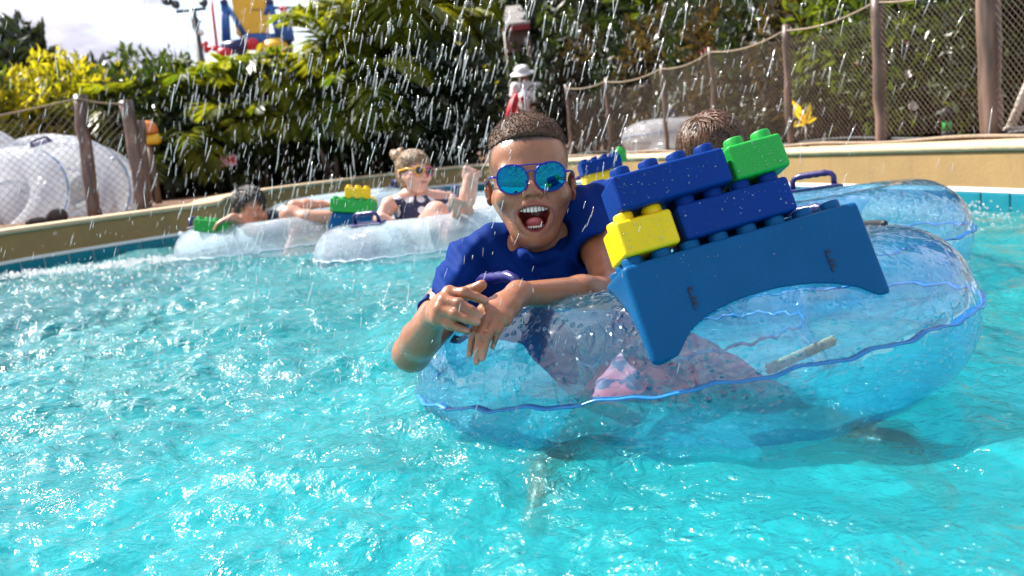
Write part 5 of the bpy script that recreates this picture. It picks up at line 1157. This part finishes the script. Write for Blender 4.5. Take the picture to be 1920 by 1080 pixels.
# bright yellow spiky plant behind the fence
m_yleaf = leaf_mat('yellow_blade', (.40, .33, .02), (.70, .52, .03), .45)
yp = empty('spiky_plant', P(1512, 262, 6.2), 'bright yellow green spiky plant glowing behind the net fence', 'plant')
for k, (dx, dy, L) in enumerate(((-42, -92, .30), (-28, -40, .22), (-45, 14, .22), (10, -75, .26), (25, -20, .18), (-55, -58, .22), (-8, -40, .2))):
    a0 = P(1512, 232, 6.2); a1_ = P(1512 + dx * .8, 232 + dy * .55, 6.1 + .04 * k); d_ = (a1_ - a0); w_ = np.cross(d_, FW); w_ /= np.linalg.norm(w_); mid = a0 + d_ * .5 + UC * .015
    b = MB().add([a0 - w_ * .008, mid - w_ * .020, a1_, mid + w_ * .020, a0 + w_ * .008, mid - FW * .012], [(0, 1, 5), (1, 2, 5), (2, 3, 5), (3, 4, 5), (4, 0, 5)])
    o = b.build('blade', m_yleaf, yp, smooth=False); o.location = -yp.location
MB().tube([P(1512, 262, 6.2) - (0, 0, .15), P(1512, 232, 6.2)], .012, 7).build('stalk', m_trunk, yp).location = -yp.location

# ------------------------------------------------------------------ things behind the pool
def at0(o, root): o.location = -root.location; return o
m_steel = pmat('dark_steel', (.05, .05, .055), rough=.5, metal=.3); m_ryel = pmat('ride_yellow', (.72, .42, .02), rough=.45, var=.06); m_rblue = pmat('ride_blue', (.015, .10, .34), rough=.4); m_rred = pmat('ride_red', (.55, .02, .04), rough=.4); m_rnavy = pmat('ride_navy', (.01, .015, .09), rough=.4)
d = 27.0; pole = empty('light_pole', (P(378, 115, d)[0], P(378, 115, d)[1], 0), 'dark light pole with a crossarm leaning against the cloudy sky', 'light pole')
pb, pt_ = P(378, 118, d), P(361, 18, d); b_ = pb - (pt_ - pb) / (pt_ - pb)[2] * pb[2]
at0(MB().tube([b_, pt_], [.14, .09], 10).build('mast', m_steel, pole), pole); at0(MB().tube([P(331, 22, d), P(386, 16, d)], .045, 8).build('crossarm', m_steel, pole), pole)
for (x, y, s) in ((332, 12, .12), (384, 8, .13), (316, 4, .16)):
    at0(MB().lathe([(.04, -.05), (s * .7, .0), (s, .12), (s * .95, .15)], 12, P(x, y, d), rx(1.2)).build('floodlight', m_steel, pole), pole)
at0(MB().box(P(366, 42, d), (.20, .14, .24), bev=.02).build('junction_box', m_steel, pole), pole); at0(MB().tube([P(366, 42, d), P(380, 40, d)], .03, 6).build('bracket', m_steel, pole), pole)
at0(MB().ball(P(377, 61, d), .10, 12, 8).build('lamp_globe', m_white, pole), pole)
d = 30.0; ride = empty('amusement_ride', (P(465, 100, d)[0], P(465, 100, d)[1], 0), 'yellow and blue amusement ride tower with red arms above the hedge', 'ride')
def bar(a, b, r, m, name): return at0(MB().tube([P(a[0], a[1], d + (a[2] if len(a) > 2 else 0)), P(b[0], b[1], d + (b[2] if len(b) > 2 else 0))], r, 8).build(name, m, ride), ride)
def slab(c4p, th_, m, name):
    p = [P(x, y, d) for x, y in c4p]; q = [v_ + FW * th_ for v_ in p]; return at0(MB().add(p + q, [(3, 2, 1, 0), (4, 5, 6, 7), (0, 1, 5, 4), (1, 2, 6, 5), (2, 3, 7, 6), (3, 0, 4, 7)]).build(name, m, ride, smooth=False), ride)
pan = slab([(443, 64), (497, 61), (499, -70), (424, -70)], .5, m_ryel, 'panel')
for k, (x0, x1) in enumerate(((469, 473), (474, 477), (478, 483), (484, 487), (488, 491))):
    o = MB().add([P(x0, 20, d - .01), P(x1, 19.6, d - .01), P(x1, 16, d - .01), P(x0, 16.4, d - .01)], [(0, 1, 2, 3)]).build('lettering', pmat('brown_print', (.25, .13, .02), rough=.6) if k == 0 else MATS['brown_print'], pan, smooth=False); o.location = (0, 0, 0)
bar((419, 4), (421, 82), .09, m_rblue, 'strut'); bar((424, 5), (429, 78), .08, m_rblue, 'strut'); bar((424, 8), (458, 64), .08, m_rblue, 'strut'); bar((506, 4), (524, 74), .10, m_rblue, 'strut'); bar((506, 6), (497, 28), .07, m_rblue, 'strut'); bar((505, 15), (546, 14), .05, m_rblue, 'rail')
for x in (420, 506): at0(MB().ball(P(x, 5, d), .13, 12, 8).build('joint', m_rnavy, ride), ride)
slab([(451, 78), (523, 76), (520, 62), (455, 64)], .9, m_rblue, 'deck')
at0(MB().tube([P(418, 92, d - .3), P(463, 84, d - .3)], .22, 14).build('drum', m_rnavy, ride), ride)
bar((394, -20), (408, 98), .05, m_rred, 'mast'); bar((383, 88), (432, 95), .09, m_rred, 'arm'); at0(MB().ball(P(386, 88, d), (.12, .12, .2), 10, 8).build('arm_end', m_rred, ride), ride); at0(MB().ball(P(422, 98, d - .4), (.26, .2, .16), 12, 8).build('gondola', m_rred, ride), ride)
at0(MB().ball(P(472, 83, d - .3), (.24, .2, .2), 12, 8).build('gondola', m_rred, ride), ride); at0(MB().ball(P(518, 92, d - .2), (.55, .4, .34), 16, 10).build('canopy', m_ryel, ride), ride)
bar((455, 80), (455, 210), .12, m_rblue, 'leg'); bar((520, 78), (524, 205), .12, m_rblue, 'leg'); bar((487, 80), (489, 208, 1.5), .12, m_rblue, 'leg')
fg = empty('statue', (P(536, 76, d - .4)[0], P(536, 76, d - .4)[1], P(536, 76, d - .4)[2]), 'painted statue in a red cap and blue overalls beside the ride tower', 'statue'); D_ = d - .4
m_sk = pmat('painted_skin', (.70, .42, .22), rough=.5); m_wh = pmat('painted_white', (.75, .72, .68), rough=.5)
at0(MB().tube([P(541, 77, D_), P(537, 52, D_), P(535, 36, D_)], [.20, .19, .16], 14).build('overalls', m_rblue, fg), fg); at0(MB().tube([P(535, 38, D_), P(533, 29, D_)], [.17, .14], 14).build('shirt', m_wh, fg), fg)
at0(MB().ball(P(532, 23, D_), (.10, .10, .11), 12, 8).build('head', m_sk, fg), fg); at0(MB().ball(P(531, 16, D_), (.13, .15, .085), 14, 8).build('cap', m_rred, fg), fg)
at0(MB().tube([P(529, 33, D_), P(522, 36, D_), P(518, 27, D_)], [.06, .055, .05], 8).build('arm', m_wh, fg), fg); at0(MB().tube([P(539, 33, D_), P(545, 40, D_), P(546, 46, D_)], [.06, .055, .05], 8).build('arm', m_wh, fg), fg)
at0(MB().tube([P(543, 77, D_), P(546, 200, D_)], .08, 8).build('pedestal', m_steel, fg), fg)
d = 24.0; q = P(681, 56, d); dome = empty('domed_kiosk', (q[0], q[1], 0), 'white domed kiosk roof shining above the palm fronds', 'kiosk')
prof = [(.46 * math.cos(a_), .46 * math.sin(a_)) for a_ in np.linspace(0, 1.5, 12)]; MB().lathe([(.47, -.03)] + prof, 26, (0, 0, q[2] - .1)).build('dome', m_white, dome); MB().lathe([(.42, 0), (.42, q[2] - .12)], 22).build('wall', m_pale, dome)
d = 17.2; q = P(966, 44, d); hut = empty('hut', (q[0], q[1], 0), 'small hut with a pale sloping roof and dark red fascia among the trees', 'hut')
m_thatch = strand_mat('pale_roof', (.22, .20, .18), (.45, .42, .39), (4, 30, 30)); Z = q[2]
w_ = .25
MB().add([(-w_, -.3, Z - .02), (w_, -.3, Z - .02), (w_ * .5, .2, Z + .34), (-w_ * .5, .2, Z + .34), (-w_, .7, Z - .02), (w_, .7, Z - .02), (-w_, -.3, Z - .06), (w_, -.3, Z - .06), (-w_, .7, Z - .06), (w_, .7, Z - .06)],
         [(0, 1, 2, 3), (5, 4, 3, 2), (1, 5, 2), (4, 0, 3), (6, 8, 9, 7), (0, 6, 7, 1), (1, 7, 9, 5), (5, 9, 8, 4), (4, 8, 6, 0)]).build('roof', m_thatch, hut, smooth=False)
MB().box((0, -.28, Z - .105), (.48, .05, .085)).build('fascia', pmat('dark_red_paint', (.22, .012, .015), rough=.5), hut, smooth=False); MB().box((0, .2, Z - .30), (.36, .5, .40)).build('loft', m_wood, hut, smooth=False)
for sx in (-.21, .21): MB().tube([(sx, -.26, 0), (sx, -.26, Z - .08)], .025, 8).build('post', m_wood, hut)
q = P(276, 246, 8.6); lan = empty('mushroom_ornament', (q[0], q[1], .2), 'orange and yellow garden ornament with a round top behind the leaning posts', 'garden ornament')
m_or = pmat('orange_paint', (.70, .22, .05), rough=.4); zt = q[2] - .2
MB().lathe([(.0, .095), (.05, .085), (.085, .05), (.095, .0), (.09, -.02), (.02, -.025)][::-1], 18, (0, 0, zt + .0)).build('round_top', m_or, lan); MB().box((.03, 0, zt - .075), (.15, .10, .09), bev=.02).build('base', m_ryel, lan); MB().lathe([(.03, -.05), (.025, zt - .1)], 10).build('stake', m_wood, lan)
q = P(428, 301, 9.5); sg = empty('small_sign', (q[0], q[1], .2), 'small pink and red plant sign on a stake in front of the hedge', 'sign'); zt = q[2] - .2
m_pink = pmat('pink_print', (.75, .45, .55), rough=.5); MB().box((0, 0, zt), (.16, .012, .11), bev=.004).build('plate', m_pink, sg, smooth=False); MB().box((.035, -.009, zt + .005), (.07, .006, .05)).build('red_patch', m_red, sg, smooth=False); MB().tube([(0, .012, -.06), (0, .012, zt)], .008, 6).build('stake', m_steel, sg)
# dark rocks and a lamp on the bed
m_rock = pmat('dark_rock', (.035, .026, .022), rough=.85, var=.4, vscale=12, bump=.5, bscale=40)
for (x, y, dd, rx_, rz_, lb) in ((104, 392, 6.35, .075, .06, 'dark rounded rock lying by the net fence'), (68, 402, 6.3, .085, .035, 'low flat dark rock lying beside the rounded rock')):
    q = P(x, y, dd); b = MB().ball((0, 0, 0), (rx_, .07, rz_), 18, 12); b.v = [tuple(np.array(v_) * (1 + .14 * float(fnoise(v_[0], v_[1], v_[2], 5, 9)))) for v_ in b.v]; o = b.build('rock', m_rock); o.location = (q[0], q[1], .2 + rz_ * .7); tag(o, lb, 'rock')
q = P(1776, 250, proj(np.r_[base[1], .24])[2] + .35); lamp = empty('bollard_light', (q[0], q[1], .2), 'small dark garden light with a green glass band beside the bottom rope of the fence', 'garden light')
m_green = pmat('green_glass', (.02, .40, .06), rough=.15, coat=.5); MB().lathe([(.028, -.05), (.026, .06), (.022, .065)], 14).build('base', m_black, lamp); MB().lathe([(.021, .062), (.021, .115)], 14).build('green_band', m_green, lamp); MB().lathe([(.026, .112), (.027, .15), (.018, .165), (.010, .17)], 14).build('cap', m_black, lamp)
for k in range(3): MB().tube([(.023 * math.cos(k * 2.1), .023 * math.sin(k * 2.1), .06), (.023 * math.cos(k * 2.1), .023 * math.sin(k * 2.1), .115)], .003, 6).build('rib', m_black, lamp)

# ------------------------------------------------------------------ falling water, splashes and drops
m_drop, t_ = mat('falling_water'); g = NT(t_)
tr = g.n('ShaderNodeBsdfTransparent', {'Color': (.93, .96, .97, 1)}); gl = g.n('ShaderNodeBsdfGlossy', {'Roughness': .12}); df = g.n('ShaderNodeBsdfDiffuse', {'Color': (.85, .88, .90, 1)}); tl = g.n('ShaderNodeBsdfTranslucent', {'Color': (.85, .88, .90, 1)})
a_ = g.n('ShaderNodeMixShader', {0: .5, 1: df.outputs[0], 2: tl.outputs[0]}); b_ = g.n('ShaderNodeMixShader', {0: .32, 1: tr.outputs[0], 2: a_.outputs[0]}); fr = thin_fresnel(g, .06, 3.0); c_ = g.n('ShaderNodeMixShader', {0: fr.outputs[0], 1: b_.outputs[0], 2: gl.outputs[0]})
o_ = g.n('ShaderNodeOutputMaterial'); g.l(c_.outputs[0], o_.inputs[0])
m_bead, t_ = mat('clear_bead'); g = NT(t_); tr = g.n('ShaderNodeBsdfTransparent', {'Color': (.95, .98, 1, 1)}); gl = g.n('ShaderNodeBsdfGlossy', {'Roughness': .05}); fr = thin_fresnel(g, .10, 2.2); c_ = g.n('ShaderNodeMixShader', {0: fr.outputs[0], 1: tr.outputs[0], 2: gl.outputs[0]}); o_ = g.n('ShaderNodeOutputMaterial'); g.l(c_.outputs[0], o_.inputs[0])
def strands(n, fn, seed):
    r = np.random.default_rng(seed); V = []; F = []; k = 0
    while k < n:
        p, L, w = fn(r)
        if p is None: continue
        d = np.array((.36 + .10 * r.normal(), .05 * r.normal(), .93)) if r.uniform() < .86 else np.array((.05 + .08 * r.normal(), .0, 1.0)); d /= np.linalg.norm(d); a = np.cross(d, (0, 1, 0)); a /= np.linalg.norm(a); b = np.cross(d, a)
        o = len(V)
        for t, q in ((-.5, .25), (-.2, .85), (.15, 1.0), (.5, .3)):
            for ang in (0, 1.57, 3.14, 4.71): V.append(p + d * t * L + w * q * (math.cos(ang) * a + .5 * math.sin(ang) * b))
        for i_ in range(3):
            for j_ in range(4): F.append((o + i_ * 4 + j_, o + i_ * 4 + (j_ + 1) % 4, o + (i_ + 1) * 4 + (j_ + 1) % 4, o + (i_ + 1) * 4 + j_))
        F.append((o + 3, o + 2, o + 1, o)); F.append((o + 12, o + 13, o + 14, o + 15)); k += 1
    return mesh_np('falling_drops', np.array(V), np.array(F), True)
def rain(r):
    y = r.uniform(1.9, 5.2); x = r.uniform(-.62, .55) * y * .95; z = r.uniform(.0, 1.0 + .12 * y)
    dens = math.exp(-((x / y + .02) / .40) ** 2) * (.35 + .65 * min(1, z / .7))
    if r.uniform() > dens: return None, 0, 0
    s = r.uniform() ** 2.2 if r.uniform() > .05 else r.uniform(.9, 1.5); return np.array((x, y, z)), (.022 + .044 * s) * (.6 + .14 * y), (.0006 + .0010 * s) * (.5 + .16 * y)
def mist(r):
    y = r.uniform(1.15, 4.5); x = r.uniform(-.62, .35) * y; z = r.uniform(.0, .75)
    if r.uniform() > math.exp(-((x / y + .10) / .26) ** 2): return None, 0, 0
    return np.array((x, y, z)), r.uniform(.005, .018), r.uniform(.0003, .0007)
tag(link('falling_water', strands(2200, rain, 5), m_drop), kind='stuff'); tag(link('fine_spray', strands(2600, mist, 6), m_drop), kind='stuff')
def beads(n, fn, seed):
    r = np.random.default_rng(seed); B = MB().ball((0, 0, 0), 1, 6, 4); bv = np.array(B.v); bf = np.array([q for q in B.f]); V = []; F = []; k = 0
    while k < n:
        p, rad = fn(r)
        if p is None: continue
        V.append(p + bv * rad * r.uniform(.7, 1.3, 3)); F.append(bf + k * len(bv)); k += 1
    return mesh_np('beads', np.concatenate(V), np.concatenate(F), True)
def wave_z(x, y): return float(waves(np.array([x]), np.array([y]))[0])
def splash(r):
    y = r.uniform(.9, 5.0); x = r.uniform(-.62, .05) * y
    if r.uniform() > .25 + .75 * math.exp(-((y - 2.0) / 1.2) ** 2): return None, 0
    return np.array((x, y, abs(r.normal()) * .012)), r.uniform() ** 2 * .0022 * (.6 + .25 * y) + .0005
SPL = beads(6500, splash, 8)
def froth(r):
    t = r.uniform(); x0, y0 = ((-2.0 + r.uniform(-.75, .75), 4.9 + r.uniform(-.18, .15)) if t < .45 else (1.55 + r.normal() * .10, 3.75 + r.normal() * .30) if t < .72 else (-.9 + r.normal() * .9, 4.6 + r.normal() * .5))
    return np.array((x0, y0, .008 + abs(r.normal()) * .008)), r.uniform(.002, .0065)
tag(link('froth', beads(4500, froth, 9), m_drop), kind='stuff')
# beads clinging to the near ring

tag(link('splash_beads', SPL, m_bead), kind='stuff'); rm = np.array(ringM)
def cling(r):
    A = r.uniform(math.pi, 2 * math.pi); B = r.uniform(-.35, 1.9); n = np.array((math.cos(B) * math.cos(A), math.cos(B) * math.sin(A), math.sin(B))); p = np.array((RR * math.cos(A), RR * math.sin(A), 0)) + n * (Rr + .0002)
    return rm[:3, :3] @ p + rm[:3, 3], r.uniform() ** 3 * .0022 + .0005
o = link('water_beads', beads(2000, cling, 10), m_bead); o.parent = ring; o.matrix_parent_inverse = ringM.inverted(); o['kind'] = 'stuff'

# beads of water on the boy's skin
bm = [o_ for o_ in boy.children if o_.name.startswith('body')][0].data; n_ = len(bm.vertices); co = np.zeros(n_ * 3, np.float32); bm.vertices.foreach_get('co', co); co = co.reshape(-1, 3); nn = np.zeros(n_ * 3, np.float32); bm.vertices.foreach_get('normal', nn); nn = nn.reshape(-1, 3)
pick = np.where((nn @ (-FW) > .1) & ~((np.linalg.norm(co - HB.w((0, -.06, -.065)), axis=1) < .035)))[0]
def on_skin(r):
    k = pick[r.integers(len(pick))]; return co[k] + nn[k] * .0002, r.uniform() ** 2.5 * .0012 + .0004
o = child(link('water_beads', beads(900, on_skin, 12), m_bead), boy); o['kind'] = 'stuff'
# beads of water on the faces of the saddle and the bricks
def on_brick(r):
    k = r.integers(5); u0, u1, v0, v1 = ((.02, .33, -.055, -.008), (.014, .090, .016, .056), (.106, .262, .016, .056), (.030, .185, .078, .118), (.202, .276, .078, .118))[k]
    p = np.array(sadM) @ np.array((r.uniform(u0, u1), -.0006 if k == 0 else -.0042 if k == 3 else -.0002, r.uniform(v0, v1), 1)); return p[:3], r.uniform() ** 3 * .0014 + .0004
o = child(link('water_beads', beads(320, on_brick, 14), m_bead), saddle); o.matrix_parent_inverse = sadM.inverted(); o['kind'] = 'stuff'
